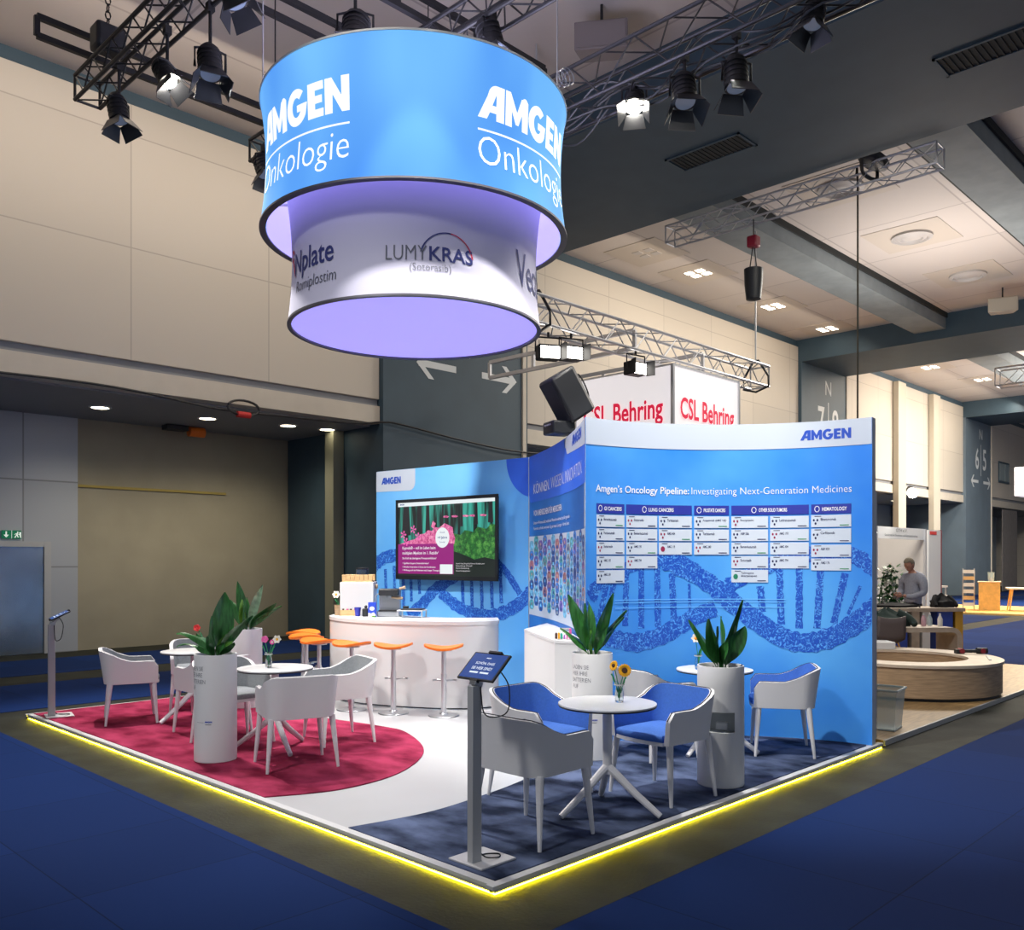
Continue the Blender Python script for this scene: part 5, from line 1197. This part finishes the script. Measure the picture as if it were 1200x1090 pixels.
def sling(loc, label, s=.26, ztop=9.2):
    t = thing('truss_sling', label, 'sling', loc)
    b = MB(); b.path([(0, -s, -.02), (0, -s, -.22), (0, 0, -.3), (0, s, -.22), (0, s, -.02), (0, .05, .32), (0, -.05, .32), (0, -s, -.02)], .022, 6); obj('strap', b, black, t)
    b = MB(); b.tube((0, 0, .3), (0, 0, ztop - loc[2]), .012, n=5); b.tube((.06, .05, .3), (.06, .05, ztop - loc[2]), .008, n=5); obj('chain', b, grey_metal, t)
    return t
sling((6.25, 5.5, 5.33), 'black sling and chain holding the silver truss end near the drum', .27, ZC)
sling((12.6, 5.5, 5.33), 'black sling and ropes holding the silver truss end beyond the cube', .27, 8.2)
t = thing('chain_bag', 'black chain bag under a red hoist hanging from the far truss', 'chain hoist', (12.15, 5.3, 7.2))
b = MB(); b.lathe([(.001, -.5), (.14, -.48), (.17, -.2), (.18, .1), (.001, .1)], 18); obj('bag', b, black_soft, t)
b = MB(); b.box((0, 0, .62), (.2, .2, .22)); obj('motor', b, mat('hoist_red', (.25, .01, .03), .4), t, bevel=.03)
b = MB()
for q in (-.14, .14): b.tube((q, 0, .08), (q * .2, 0, .52), .012, n=5)
b.tube((0, 0, .7), (0, 0, 1.05), .012, n=5); obj('rope', b, black, t)
t = tag(obj('hanging_cable', MB().path(catmull([(12.3, 3.37, 8.58), (12.36, 3.37, 8.4), (12.36, 3.37, 5), (12.33, 3.37, 3.2), (12.3, 3.45, .3)], 8), .018, 6), mat('dark_cable', (.03, .028, .02), .6)), 'long dark cable dropping from the far truss down behind the chart wall', 'cable')
b = MB(); b.ball((0, 0, 0), (.5, .2, .12), 14, 8); b.path(catmull([(-.5, .0, 0), (-.2, .1, -.25), (.1, 0, -.3), (.4, .1, 0)], 6), .03, 6); tag(obj('cable_bundle', b, black_soft, loc=(12.15, 3.0, 8.66)), 'dark bundle of cable lying on the far silver truss', 'cable')
# far truss cluster with moving lamps
truss('lighting_truss', 'far silver truss crossing below the second beam', (30.5, 6.2, 8.0), (30.5, -1.5, 8.0), .6, truss_silver, .03)
truss('lighting_truss', 'far silver truss low in front of the third pillar', (33.5, 6.0, 6.55), (33.5, -1.5, 6.55), .55, truss_silver, .03)
truss('lighting_truss', 'far silver truss running along the hall behind the moving lamp', (31.0, 3.4, 7.6), (37.0, 3.4, 7.6), .55, truss_silver, .03)
t = thing('moving_lamp', 'black moving head lamp hung among the far trusses', 'stage light', (31.6, 4.25, 7.05))
b = MB(); b.ball((0, .2, .0), (.35, .35, .3), 14, 9); obj('head', b, black, t)
b = MB(); b.box((.1, -.45, -.3), (.35, .4, 1.3), M=Matrix.Rotation(R(-12), 3, 'X')); obj('body', b, black, t, bevel=.06)
b = MB(); b.tube((0, 0, .1), (0, 0, .7), .06); b.path([(0, .3, -.2), (0, .45, -.6), (0, .3, -.9)], .06, 6); obj('yoke', b, black, t)
for k, (x, y) in enumerate(((32.6, 4.8), (32.6, 3.6), (33.6, 2.6), (32.8, 1.6))):
    t = thing('far_flood', 'lit flood lamp under the far trusses by the third pillar', 'stage light', (x, y, 5.95), R(200), 'flood lamps under the far trusses')
    b = MB(); b.box((0, 0, .12), (.5, .8, .35)); obj('housing', b, mat('brass_housing', (.3, .24, .14), .4, metal=.5) if 'brass_housing' not in MATS else MATS['brass_housing'], t, bevel=.04)
    b = MB(); b.box((0, 0, -.06), (.4, .7, .012)); obj('lens', b, lens_fl, t)
# ---- wooden stand next door
wp = thing('timber_platform', 'oak boarded stand platform beyond the end of the chart wall', 'platform', (0, 0, 0))
b = MB(); b.box((8.9, 3.6, .025), (7.5, 7.1, .05)); obj('boards', b, oak_floor, wp, smooth=0)
b = MB(); b.box((8.9, .035, .024), (7.52, .02, .055)); obj('edge_trim', b, grey_metal, wp, smooth=0)
t = thing('dividing_panel', 'thin dark brown dividing panel behind the end of the chart wall', 'panel', (5.17, .2, .051))
b = MB(); b.box((0, .5, 1.16), (.06, 1.1, 2.32)); obj('panel', b, mat('dark_brown_panel', (.06, .05, .04), .5), t, smooth=0)
b = MB(); b.box((0, -.06, 1.16), (.07, .02, 2.34)); obj('edge_profile', b, grey_metal, t, smooth=0)
t = thing('lamp_bead', 'small bright lamp on top of the dark dividing panel', 'lamp', (5.24, .16, 2.0))
b = MB(); b.ball((0, 0, 0), .016, 10, 7); b.box((-.03, 0, 0), (.04, .015, .015)); obj('bulb', b, lens_fl, t)
t = thing('clear_bin', 'pale translucent plastic bin on the oak floor by the chart wall end', 'bin', (5.76, .26, .051), R(8))
b = MB()
for s in (-1, 1):
    b.add([(-.15, s * .11, .01), (.15, s * .11, .01), (.18, s * .14, .40), (-.18, s * .14, .40)], [(0, 1, 2, 3)]); b.add([(s * .15, -.11, .01), (s * .15, .11, .01), (s * .18, .14, .40), (s * .18, -.14, .40)], [(0, 1, 2, 3)])
b.add([(-.15, -.11, .01), (.15, -.11, .01), (.15, .11, .01), (-.15, .11, .01)], [(0, 1, 2, 3)]); obj('bin_wall', b, frosted, t, smooth=0)
b = MB(); b.path([(-.185, -.145, .40), (.185, -.145, .40), (.185, .145, .40), (-.185, .145, .40)], .012, 6, closed=True); obj('rim', b, mat('pale_plastic', (.5, .6, .62), .4), t)
b = MB(); b.box((0, 0, .008), (.31, .23, .016)); obj('base', b, MATS['pale_plastic'], t)
t = thing('ring_bench', 'large oval wooden bench ring on the oak floor', 'bench', (8.65, 1.18, .051))
b = MB(); b.lathe([(1.14, .04), (1.14, .40)], 72); b.lathe([(.78, .03), (.78, .40)], 72); obj('side_panel', b, oak, t)
b = MB(); b.lathe([(.76, .40), (1.16, .40), (1.16, .435), (.76, .435)], 72, close=True); obj('bench_top', b, mat('pale_oak_top', (.55, .46, .36), .45, noise=.1, nscale=6), t)
b = MB(); b.lathe([(1.11, .0), (1.11, .045)], 60); obj('toe_kick', b, black, t)
t = thing('paper_stack', 'pale flat box lying on the far rim of the wooden bench', 'box', (9.40, 1.76, .4865), R(-50))
b = MB(); b.box((0, 0, .05), (.26, .36, .10)); obj('box', b, white, t, bevel=.008)
t = thing('power_tool', 'black tool with red rings lying on the wooden bench', 'tool', (9.50, .62, .4865), R(-46)); t.scale = (.66, .66, .66)
b = MB(); b.tube((-.26, 0, .05), (.2, 0, .05), .035, n=12); b.tube((.12, 0, .06), (.32, 0, .06), .06, .06, n=14); b.box((-.22, .02, .045), (.16, .12, .08)); obj('body', b, black_soft, t)
for x in (-.2, .22):
    b = MB(); b.tube((x, -.068, .058), (x, .068, .058), .05, n=16); obj('ring', b, mat('dark_red_rubber', (.22, .01, .02), .5) if 'dark_red_rubber' not in MATS else MATS['dark_red_rubber'], t)
b = MB(); b.box((0, 0, .006), (.5, .03, .012), R(20)); tag(obj('metal_bar', b, grey_metal, loc=(9.05, .27, .487), smooth=0), 'dark thin bar lying across the wooden bench rim', 'bar')
# desks
t = thing('arched_desk', 'wooden desk with one curved end leg, behind the wooden bench', 'desk', (9.85, 2.15, .051), R(-43))
b = MB(); pr = [(-1.3, .70), (1.12, .70)] + arc(1.12, .55, .15, .15, 90, 0, 8) + [(1.27, 0), (1.20, 0)] + arc(1.12, .55, .08, .08, 0, 90, 8) + [(-1.3, .63)]
n = len(pr); b.add([(x, y, z) for y in (-.30, .30) for x, z in pr], [tuple(range(n)), tuple(range(2 * n - 1, n - 1, -1))] + [(k, (k + 1) % n, (k + 1) % n + n, k + n) for k in range(n)]); obj('desk_board', b, mat('ash_board', (.42, .35, .28), .5, noise=.12, nscale=7), t, smooth=40)
b = MB(); b.box((-1.1, 0, .315), (.05, .5, .63)); obj('leg', b, MATS['ash_board'], t, smooth=0)
def small_bottle(loc, m, label):
    t = thing('bottle', label, 'bottle', loc, 0, 'bottles on the wooden desk')
    b = MB(); b.lathe([(.001, 0), (.035, 0), (.037, .10), (.02, .14), (.014, .16), (.001, .16)], 14); obj('body', b, m, t)
    b = MB(); b.tube((0, 0, .16), (0, 0, .185), .016, n=10); obj('cap', b, white, t)
Dk = lambda x, y: (9.85 + x * math.cos(R(-43)) - y * math.sin(R(-43)), 2.15 + x * math.sin(R(-43)) + y * math.cos(R(-43)), .7525)
small_bottle(Dk(.86, .02), mat('pink_label', (.6, .35, .4), .4), 'slim bottle with a pinkish label on the wooden desk, first of the row')
small_bottle(Dk(.98, .07), frosted, 'pale bluish bottle in the middle of the row on the desk')
small_bottle(Dk(1.10, .0), whitep, 'white bottle at the curved end of the desk')
b = MB(); b.box((0, 0, .004), (.9, .3, .006)); tag(obj('paper_sheet', b, white, loc=Dk(-.5, -.1), smooth=0), 'white sheets lying flat on the wooden desk', 'paper').rotation_euler.z = R(-43)
def coat(name, label, loc, rz, sx_, sy_, sz_, m_, seed):
    rnd = random.Random(seed); b = MB(); rows = []
    for i in range(11):
        row = []
        for k in range(17):
            u, v = i / 10, k / 16 * 2 * math.pi
            r = math.sin(u * math.pi * .5 + .05) if u < .6 else 1.0
            w = 1 + .14 * math.sin(5 * v + seed) + .08 * math.sin(9 * v + 2 * u * 5 + seed)
            row.append((sx_ * r * w * math.cos(v), sy_ * r * w * math.sin(v), sz_ * (1 - u) ** .9 * (1 + .1 * math.sin(3 * v + seed))))
        rows.append(row)
    b.grid(rows); b.add(rows[-1][:-1], [tuple(range(16))])
    for s in (-1, 1): b.path(catmull([(sx_ * .5 * s, 0, sz_ * .7), (sx_ * .95 * s, -sy_ * .4, sz_ * .4), (sx_ * 1.05 * s, -sy_ * .9, sz_ * .1)], 5), [sz_ * .32 - .004 * j for j in range(11)], 8)
    o = obj(name, b, m_, loc=loc, smooth=60); o.rotation_euler.z = rz; return tag(o, label, 'jacket')
green_cloth = mat('dark_green_cloth', (.022, .04, .035), .9); black_cloth = mat('black_cloth', (.01, .01, .012), .9)
coat('jacket', 'dark green jacket heaped on the wooden desk beside the chart wall end', Dk(.30, .05), R(-43), .34, .2, .26, green_cloth, 2)
# high table with blue legs
t = thing('high_table', 'high wooden table with blue panels where the man stands', 'table', (11.93, 2.46, .051), R(-42))
b = MB(); b.box((0, 0, .86), (1.9, .6, .06)); obj('tabletop', b, MATS['ash_board'], t, smooth=0)
bl = mat('cobalt_panel', (.02, .06, .38), .5); yl = mat('ochre_panel', (.55, .32, .03), .5)
for x, m_ in ((-.8, MATS['ash_board']), (-.5, bl), (-.15, bl), (.12, MATS['ash_board']), (.30, white), (.62, bl), (.86, yl)):
    b = MB(); b.box((x, -.02, .415), (.13 if m_ is not bl else .26, .5, .83)); obj('leg', b, m_, t, smooth=0)
Ht = lambda x, y: (11.93 + x * math.cos(R(-42)) - y * math.sin(R(-42)), 2.46 + x * math.sin(R(-42)) + y * math.cos(R(-42)), .9425)
coat('jacket', 'black jacket heaped at the end of the high wooden table', Ht(.72, .02), R(-42), .17, .17, .22, black_cloth, 5)
coat('jacket', 'black scarf like garment lying flat along the high wooden table', Ht(-.12, .0), R(-42), .36, .16, .08, black_cloth, 9)
# side chairs of that stand
def shell_chair(label, loc, rz, m_):
    t = thing('shell_chair', label, 'chair', loc, rz, 'shell chairs at the wooden desk')
    rows = []
    for i in range(9):
        u = i / 8; a = u * 1.75
        row = []
        for k in range(-4, 5):
            v = k / 4; x = .22 - .44 * min(1, u * 1.9) - .08 * max(0, u - .5); z = .44 + (0 if u < .45 else (u - .45) * .72) + .07 * v * v * (1 - u * .5) ; row.append((x, .24 * v * (1 - .15 * u), z))
        rows.append(row)
    b = MB(); b.grid(rows); o = obj('seat_shell', b, m_, t, smooth=60); so = o.modifiers.new('s', 'SOLIDIFY'); so.thickness = .02
    for sx_ in (-1, 1):
        for sy_ in (-1, 1): b = MB(); b.tube((sx_ * .12, sy_ * .12, .43), (sx_ * .22, sy_ * .2, 0), .016, .011); obj('leg', b, oak_light, t)
shell_chair('dark brown shell chair beside the wooden bench near the chart wall', (9.93, 1.94, .051), R(47), mat('taupe_shell', (.09, .07, .07), .6))
shell_chair('pale shell chair under the high wooden table', (11.05, 2.35, .051), R(47), white)
t = thing('armrest_table', 'small pale round side table behind the chart wall end', 'table', (14.95, 3.95, .0))
b = MB(); b.lathe([(.001, .93), (.5, .93), (.5, .97), (.001, .97)], 30); obj('tabletop', b, white, t); b = MB(); b.tube((0, 0, 0), (0, 0, .93), .04); obj('column', b, alu, t)
# white flowered plant
t = thing('flowering_shrub', 'leafy plant with white blossoms in front of the standing man', 'plant', (13.62, 3.28, .007))
b = MB(); b.lathe([(.001, 0), (.16, 0), (.2, .42), (.18, .42), (.17, .36), (.001, .36)], 20); obj('pot', b, white, t)
b = MB(); rnd = random.Random(3)
for k in range(8): b.path(catmull([(0, 0, .36), (rnd.uniform(-.2, .2), rnd.uniform(-.2, .2), .8), (rnd.uniform(-.28, .28), rnd.uniform(-.25, .25), rnd.uniform(1.0, 1.55))], 4), .012, 5)
obj('stem', b, leaf_mat, t)
b = MB(); w2 = MB()
for k in range(420):
    z = rnd.uniform(.75, 1.6); r = .36 * (1 - abs(z - 1.1) / .75); c = Vector((rnd.gauss(0, r * .5), rnd.gauss(0, r * .5), z)); d = Vector((rnd.uniform(-1, 1), rnd.uniform(-1, 1), rnd.uniform(-.5, .6))).normalized() * .13; s_ = d.cross(Vector((0, 0, 1))).normalized() * .04
    (w2 if k % 5 == 0 else b).add([c, c + d * .5 + s_, c + d, c + d * .5 - s_], [(0, 1, 2, 3)])
obj('foliage', b, leaf_mat, t, smooth=0, recalc=False); obj('blossom', w2, whitep, t, smooth=0, recalc=False)
# shell scheme stand with a fascia
ss = thing('shell_stand', 'white shell scheme booth with a lettered fascia behind the standing man', 'booth', (18.6, 5.6, 0))
pan = mat('shell_panel', (.55, .52, .49), .6)
b = MB(); b.box((1.6, 2.0, 1.25), (3.3, .05, 2.5)); obj('back_panel', b, pan, ss, smooth=0)
for x in (0, 3.25): b = MB(); b.box((x, 1.0, 1.25), (.05, 2.0, 2.5)); obj('side_panel', b, pan, ss, smooth=0)
b = MB(); b.box((1.62, 0, 2.41), (3.3, .05, .30)); obj('fascia', b, white, ss, smooth=0)
for x in (-.0, 3.25): b = MB(); b.box((x, -.03, 1.28), (.06, .06, 2.56)); obj('post', b, alu, ss, smooth=0)
b = MB(); fn = lambda s, z, o: (s, -.025 - o, z)
put_text(b, 'GTH e.V.', fn, .004, 1.62, 2.44, w=.75, h=.085, align='C'); put_text(b, 'Gesellschaft f\u00fcr Thrombose- und H\u00e4mostaseforschung', fn, .004, 1.62, 2.31, w=2.2, h=.075, align='C'); obj('lettering', b, ink_grey, ss, smooth=0, recalc=False)
t = thing('banner_panel', 'tall white panel with a red top corner right of the lettered booth', 'panel', (21.98, 5.55, 0)); t['label'] = 'tall white panel with a red top corner beside the lettered booth'
b = MB(); b.box((.48, 0, 1.27), (.92, .06, 2.54)); obj('panel', b, white, t, smooth=0)
b = MB(); b.box((.97, 0, 1.27), (.05, .08, 2.56)); obj('edge_profile', b, mat('maroon_profile', (.2, .02, .03), .5), t, smooth=0)
b = MB(); b.box((.35, -.032, 2.46), (.5, .01, .09)); obj('red_header', b, mat('red_header', (.65, .03, .03), .5), t, smooth=0)
t = thing('spot_lamp', 'bright white spot lamp on an arm above the lettered booth', 'lamp', (19.6, 5.1, 3.42))
b = MB(); b.tube((.2, .1, .08), (1.0, .4, -.1), .03); b.tube((0, 0, 0), (.2, .1, .08), .12, .1, n=12); obj('arm', b, black, t)
b = MB(); b.ball((-.03, -.04, -.03), .12, 12, 8); obj('bulb', b, lens_on, t)
t = thing('shelf_table', 'small white two shelf table in front of the third pillar', 'table', (24.75, 6.5, .007))
for z in (.35, .62, .9): b = MB(); b.box((0, 0, z), (1.3, .7, .05)); obj('shelf', b, white, t, smooth=0)
for x, y in ((-.6, -.3), (.6, -.3), (-.6, .3), (.6, .3)): b = MB(); b.box((x, y, .45), (.04, .04, .9)); obj('leg', b, alu, t, smooth=0)
# lit wooden stand in the distance
t = thing('timber_platform', 'warm lit pale wooden platform far down the hall', 'platform', (0, 0, 0))
b = MB(); b.box((29.6, 4.5, .025), (5.0, 8.0, .05)); obj('boards', b, oak_light, t, smooth=0)
t = thing('wood_counter', 'warm wooden box counter on the far lit platform', 'counter', (28.9, 6.0, .051), R(15))
b = MB(); b.box((0, 0, .46), (.62, .62, .92)); obj('body', b, oak_light, t, smooth=0)
b = MB(); b.box((0, 0, .935), (.68, .68, .03)); obj('worktop', b, mat('cream_top', (.75, .6, .4), .5), t, smooth=0)
b = MB(); b.box((.32, -.12, .46), (.02, .3, .9)); obj('end_panel', b, mat('coral_panel', (.75, .25, .15), .5), t, smooth=0)
t = thing('drink_glass', 'tall glass on the warm wooden counter', 'glass', (28.9, 5.95, 1.0015))
b = MB(); b.lathe([(.001, 0), (.09, 0), (.1, .3), (.09, .3), (.08, .02), (.001, .02)], 14); obj('vessel', b, frosted, t); b = MB(); b.lathe([(.001, .022), (.078, .022), (.082, .12), (.001, .12)], 14); obj('drink', b, orap, t)
t = thing('brochure_rack', 'slim wire brochure rack beside the warm wooden counter', 'rack', (28.95, 6.66, .051), R(20))
for s in (-1, 1): b = MB(); b.tube((0, s * .17, 0), (0, s * .17, 1.38), .02); obj('upright', b, alu, t)
for k in range(6):
    b = MB(); b.box((-.06, 0, .12 + k * .22), (.16, .32, .02)); b.box((-.13, 0, .18 + k * .22), (.01, .32, .1)); obj('shelf', b, [white, cardboard, white][k % 3], t, smooth=0)
def trestle(label, loc, top):
    t = thing('side_table', label, 'table', loc, R(20))
    b = MB(); b.prism([(-.5, -.4), (.5, -.4), (.42, .4), (-.42, .4)], .70, .75); obj('tabletop', b, top, t, smooth=0)
    for sx_ in (-1, 1):
        for sy_ in (-1, 1): b = MB(); b.tube((sx_ * .3, sy_ * .25, .70), (sx_ * .42, sy_ * .34, 0), .03, .022); obj('leg', b, oak_light, t)
trestle('pale table with splayed wooden legs beside the warm counter', (29.35, 5.2, .051), white)
trestle('low yellow table at the edge of the far platform', (30.2, 4.1, .051), yl)
t = thing('sign_cube', 'white hanging sign with a red swirl far down the hall', 'hanging sign', (37.2, 6.2, .32))
b = MB(); b.box((0, 0, 4.55), (1.2, 2.2, 1.15)); obj('skin', b, cube_m, t, smooth=0)
b = MB(); fn = lambda s, z, o: (-.6 - o, -s, z); A = arc(0, 4.55, .5, .32, 40, 330, 24); B = arc(.03, 4.55, .42, .26, 330, 40, 24); art(b, (A + B, [(i, i + 1, 48 - i, 49 - i) for i in range(24)]), fn, .01)
put_text(b, 'in', fn, .01, -.2, 4.45, h=.25, bold=.02); obj('swirl', b, ink_red, t, smooth=0, recalc=False)

# ---- the standing man
skin_m = mat('skin', (.45, .22, .15), .55); hair_m = mat('grey_hair', (.22, .19, .14), .8); shirt_m = mat('pale_blue_grey_shirt', (.33, .35, .42), .8, noise=.08, nscale=40); trouser_m = mat('dark_trousers', (.02, .022, .03), .85); shoe_m = black_soft
def skin_mesh(nodes, edges, sub=2):
    me = bpy.data.meshes.new('s'); me.from_pydata([n[0] for n in nodes], edges, []); o = bpy.data.objects.new('s', me); COL.objects.link(o)
    md = o.modifiers.new('skin', 'SKIN'); md.use_smooth_shade = True
    sv = me.skin_vertices[0].data
    for i, n in enumerate(nodes):
        r = n[1]; sv[i].radius = r if isinstance(r, tuple) else (r, r); sv[i].use_root = (i == 0)
    ss_ = o.modifiers.new('sub', 'SUBSURF'); ss_.levels = sub; ss_.render_levels = sub
    dg = bpy.context.evaluated_depsgraph_get(); dg.update(); m2 = bpy.data.meshes.new_from_object(o.evaluated_get(dg))
    r_ = MB(); r_.add([tuple(v.co) for v in m2.vertices], [tuple(p.vertices) for p in m2.polygons]); bpy.data.objects.remove(o); return r_
man = thing('person', 'grey haired man in a pale shirt standing with head bowed over a phone', 'person', (13.24, 2.74, .007), R(158))
# local: faces +x, y to his left
def chain(ns, es, pts):
    b0 = len(ns); ns += pts; es += [(b0 + i, b0 + i + 1) for i in range(len(pts) - 1)]; return b0
ns, es = [], []
chain(ns, es, [((0, 0, .98), (.10, .085)), ((-.01, 0, 1.12), (.12, .09)), ((-.02, 0, 1.30), (.15, .10)), ((-.02, 0, 1.43), (.14, .09)), ((.02, 0, 1.50), .055), ((.05, 0, 1.57), .055)])
for s in (-1, 1):
    a = chain(ns, es, [((-.02, s * .17, 1.40), .05), ((.0, s * .25, 1.14), .042), ((.20, s * .15, 1.06), .036), ((.30, s * .05, 1.09), .028)]); es.append((3, a))
    l = chain(ns, es, [((0, s * .085, .86), .08), ((.01, s * .10, .48), .06), ((-.01, s * .11, .09), .042), ((.13, s * .13, .04), .035)]); es.append((0, l))
body = skin_mesh(ns, es, 2)
# head with face, ears, and the five fingered hands grown into the same surface
hc = Vector((.085, 0, 1.645)); HM = Matrix.Rotation(R(28), 3, 'Y')
hd = MB(); hd.ball((0, 0, 0), (.095, .075, .115), 20, 14); hd.ball((.03, 0, -.06), (.06, .052, .06), 14, 10)
hd.add([(.088, -.012, .01), (.088, .012, .01), (.112, .015, -.03), (.112, -.015, -.03), (.088, -.014, -.036), (.088, .014, -.036)], [(0, 1, 2, 3), (3, 2, 5, 4), (0, 3, 4), (1, 5, 2)])
for s in (-1, 1): hd.ball((-.005, s * .077, -.01), (.022, .010, .032), 10, 7); hd.ball((.080, s * .032, .012), (.012, .014, .009), 8, 6)
hd.ball((.083, 0, -.062), (.010, .026, .008), 8, 6)
body.add([tuple(HM @ Vector(v) + hc) for v in hd.v], hd.f)
for s in (-1, 1):
    w = Vector((.315, s * .05, 1.09))
    body.ball(tuple(w + Vector((.03, -s * .005, .0))), (.045, .018, .036), 12, 8)
    for k, (dz, L) in enumerate(((.026, .062), (.009, .070), (-.008, .064), (-.024, .05))):
        p0 = w + Vector((.065, -s * .004, dz)); body.path([p0, p0 + Vector((L * .5, -s * .008, .0)), p0 + Vector((L * .75, -s * .03, .0))], [.0095, .0085, .007], 7)
    p0 = w + Vector((.02, -s * .005, .034)); body.path([p0, p0 + Vector((.03, -s * .012, .018)), p0 + Vector((.055, -s * .02, .014))], [.011, .010, .008], 7)
obj('body', body, skin_m, man, smooth=80, recalc=False)
ns, es = [], []
chain(ns, es, [((0, 0, .80), (.185, .145)), ((-.01, 0, 1.12), (.178, .138)), ((-.02, 0, 1.30), (.195, .135)), ((-.02, 0, 1.44), (.155, .105)), ((.015, 0, 1.50), .07)])
for s in (-1, 1): a = chain(ns, es, [((-.02, s * .19, 1.41), .095), ((.0, s * .26, 1.14), .066), ((.20, s * .155, 1.06), .052), ((.265, s * .085, 1.078), .045)]); es.append((3, a))
obj('shirt', skin_mesh(ns, es, 2), shirt_m, man, smooth=80, recalc=False)
ns, es = [], []
chain(ns, es, [((0, 0, 1.04), (.163, .122)), ((0, 0, .86), (.165, .128))])
for s in (-1, 1): l = chain(ns, es, [((.0, s * .095, .80), .105), ((.01, s * .10, .48), .078), ((-.01, s * .11, .10), .065)]); es.append((1, l))
obj('trousers', skin_mesh(ns, es, 2), trouser_m, man, smooth=80, recalc=False)
hr = MB(); hr.ball((-.008, 0, .018), (.100, .084, .110), 20, 14)
hr.v = [tuple(HM @ Vector((min(v[0], .088 if v[2] > .055 else .02), v[1], max(v[2], -.05))) + hc) for v in hr.v]; obj('hair', hr, hair_m, man, smooth=80)
for s in (-1, 1):
    b = MB(); b.ball((.07, s * .125, .035), (.14, .048, .04), 14, 8); obj('shoe', b, shoe_m, man)
t = thing('phone', 'small dark phone held in the standing man\u2019s hands', 'phone', (13.24 + .40 * math.cos(R(158)), 2.74 + .40 * math.sin(R(158)), 1.10), R(158))
b = MB(); b.box((0, 0, 0), (.008, .07, .14), M=Matrix.Rotation(R(-50), 3, 'Y')); obj('phone_case', b, black_soft, t)
# ================================================================ LIGHT
w = bpy.data.worlds.new('hall'); sc.world = w; w.use_nodes = True
w.node_tree.nodes['Background'].inputs[0].default_value = (.64, .70, .82, 1); w.node_tree.nodes['Background'].inputs[1].default_value = .48
def spot(name, loc, aim, power, ang=60, col=(1, .95, .88), blend=.6, size=.08):
    l = bpy.data.lights.new(name, 'SPOT'); l.energy = power; l.spot_size = R(ang); l.spot_blend = blend; l.color = col; l.shadow_soft_size = size
    o = bpy.data.objects.new(name, l); COL.objects.link(o); o.location = loc
    o.rotation_euler = (Vector(aim) - Vector(loc)).to_track_quat('-Z', 'Y').to_euler(); return o
def area(name, loc, aim, power, sx_, sy_, col=(1, .95, .88)):
    l = bpy.data.lights.new(name, 'AREA'); l.energy = power; l.shape = 'RECTANGLE'; l.size = sx_; l.size_y = sy_; l.color = col
    o = bpy.data.objects.new(name, l); COL.objects.link(o); o.location = loc
    o.rotation_euler = (Vector(aim) - Vector(loc)).to_track_quat('-Z', 'Y').to_euler(); return o
# stage lamps on the three trusses
spot('stage_spot', (4.66, 1.35, 6.70), (1.5, .6, 0), 1000, 62)
spot('stage_spot', (4.62, 2.55, 6.75), (1.4, 2.6, 0), 500, 70)
spot('stage_spot', (.95, 5.6, 6.55), (3.2, 2.6, .8), 700, 66)
spot('stage_spot', (.98, 1.28, 6.78), (4.1, 1.0, 1.5), 1900, 62)
spot('stage_spot', (.90, 1.75, 6.8), (2.0, 3.0, 3.0), 1000, 30)
spot('stage_spot', (3.15, -.2, 6.75), (3.9, 2.6, 1.7), 900, 55)
spot('stage_spot', (1.0, 2.7, 6.75), (4.9, 5.5, 1.9), 2000, 36)
spot('stage_spot', (.85, 6.65, 6.40), (1.2, 4.9, 0), 1500, 75)
spot('stage_spot', (1.05, 4.9, 6.40), (4.9, 5.6, 2.0), 1700, 55)
spot('stage_spot', (3.0, 7.4, 6.75), (1.6, 4.6, 0), 700, 80)
# hall lighting: wall washers near the ceiling, downlights in the recess, ceiling lights of the bays
for x, y, w_, z, p in ((2.0, 8.3, 11, 6.0, 210), (18.5, 8.6, 12, 5.4, 290), (36, 8.6, 12, 5.0, 400)): area('wall_washer', (x, y, 8.9), (x, 11.0, z), p, w_, .4, (1, .86, .69))
for x in (2.85, 4.75, 6.3): spot('recess_downlight', (x, 12.5, 4.36), (x, 12.9, 0), 170, 140, (1, .88, .66), 1., .12)
for x, y, p in ((18.5, 3.5, 1100), (35, 4.0, 3200), (9.5, 1.5, 260)): area('bay_light', (x, y, 8.4), (x, y, 0), p, 3, 3, (1, .93, .82))
area('warm_stand_light', (29.5, 5.0, 5.5), (29.5, 5.2, 0), 700, 2, 2, (1, .72, .4))
for x, y, z, p in ((18.5, 4.0, 6.0, 260), (35, 3.5, 6.5, 800)): area('ceiling_fill', (x, y, z), (x, y, 9), p, 4, 4, (1, .92, .85))  # added upward fill standing in for light bounced onto the far ceilings
sc.view_settings.view_transform = 'Standard'; sc.view_settings.look = 'None'; sc.view_settings.gamma = 1; sc.view_settings.use_curve_mapping = False
sc.view_settings.exposure = 0.
sc.cycles.use_denoising = True; sc.cycles.max_bounces = 6; sc.cycles.sample_clamp_indirect = 4.
area('drum_uplight', (DX, DY, 6.0), (DX, DY, 9), 170, 2, 2, (.8, .78, 1))
spot('aisle_fill', (-6.0, .8, 8.6), (1.9, 2.9, .6), 1900, 46, (1, .97, .94), .8, .6)  # added fill over the aisle, brightens chair backs and the stand's front
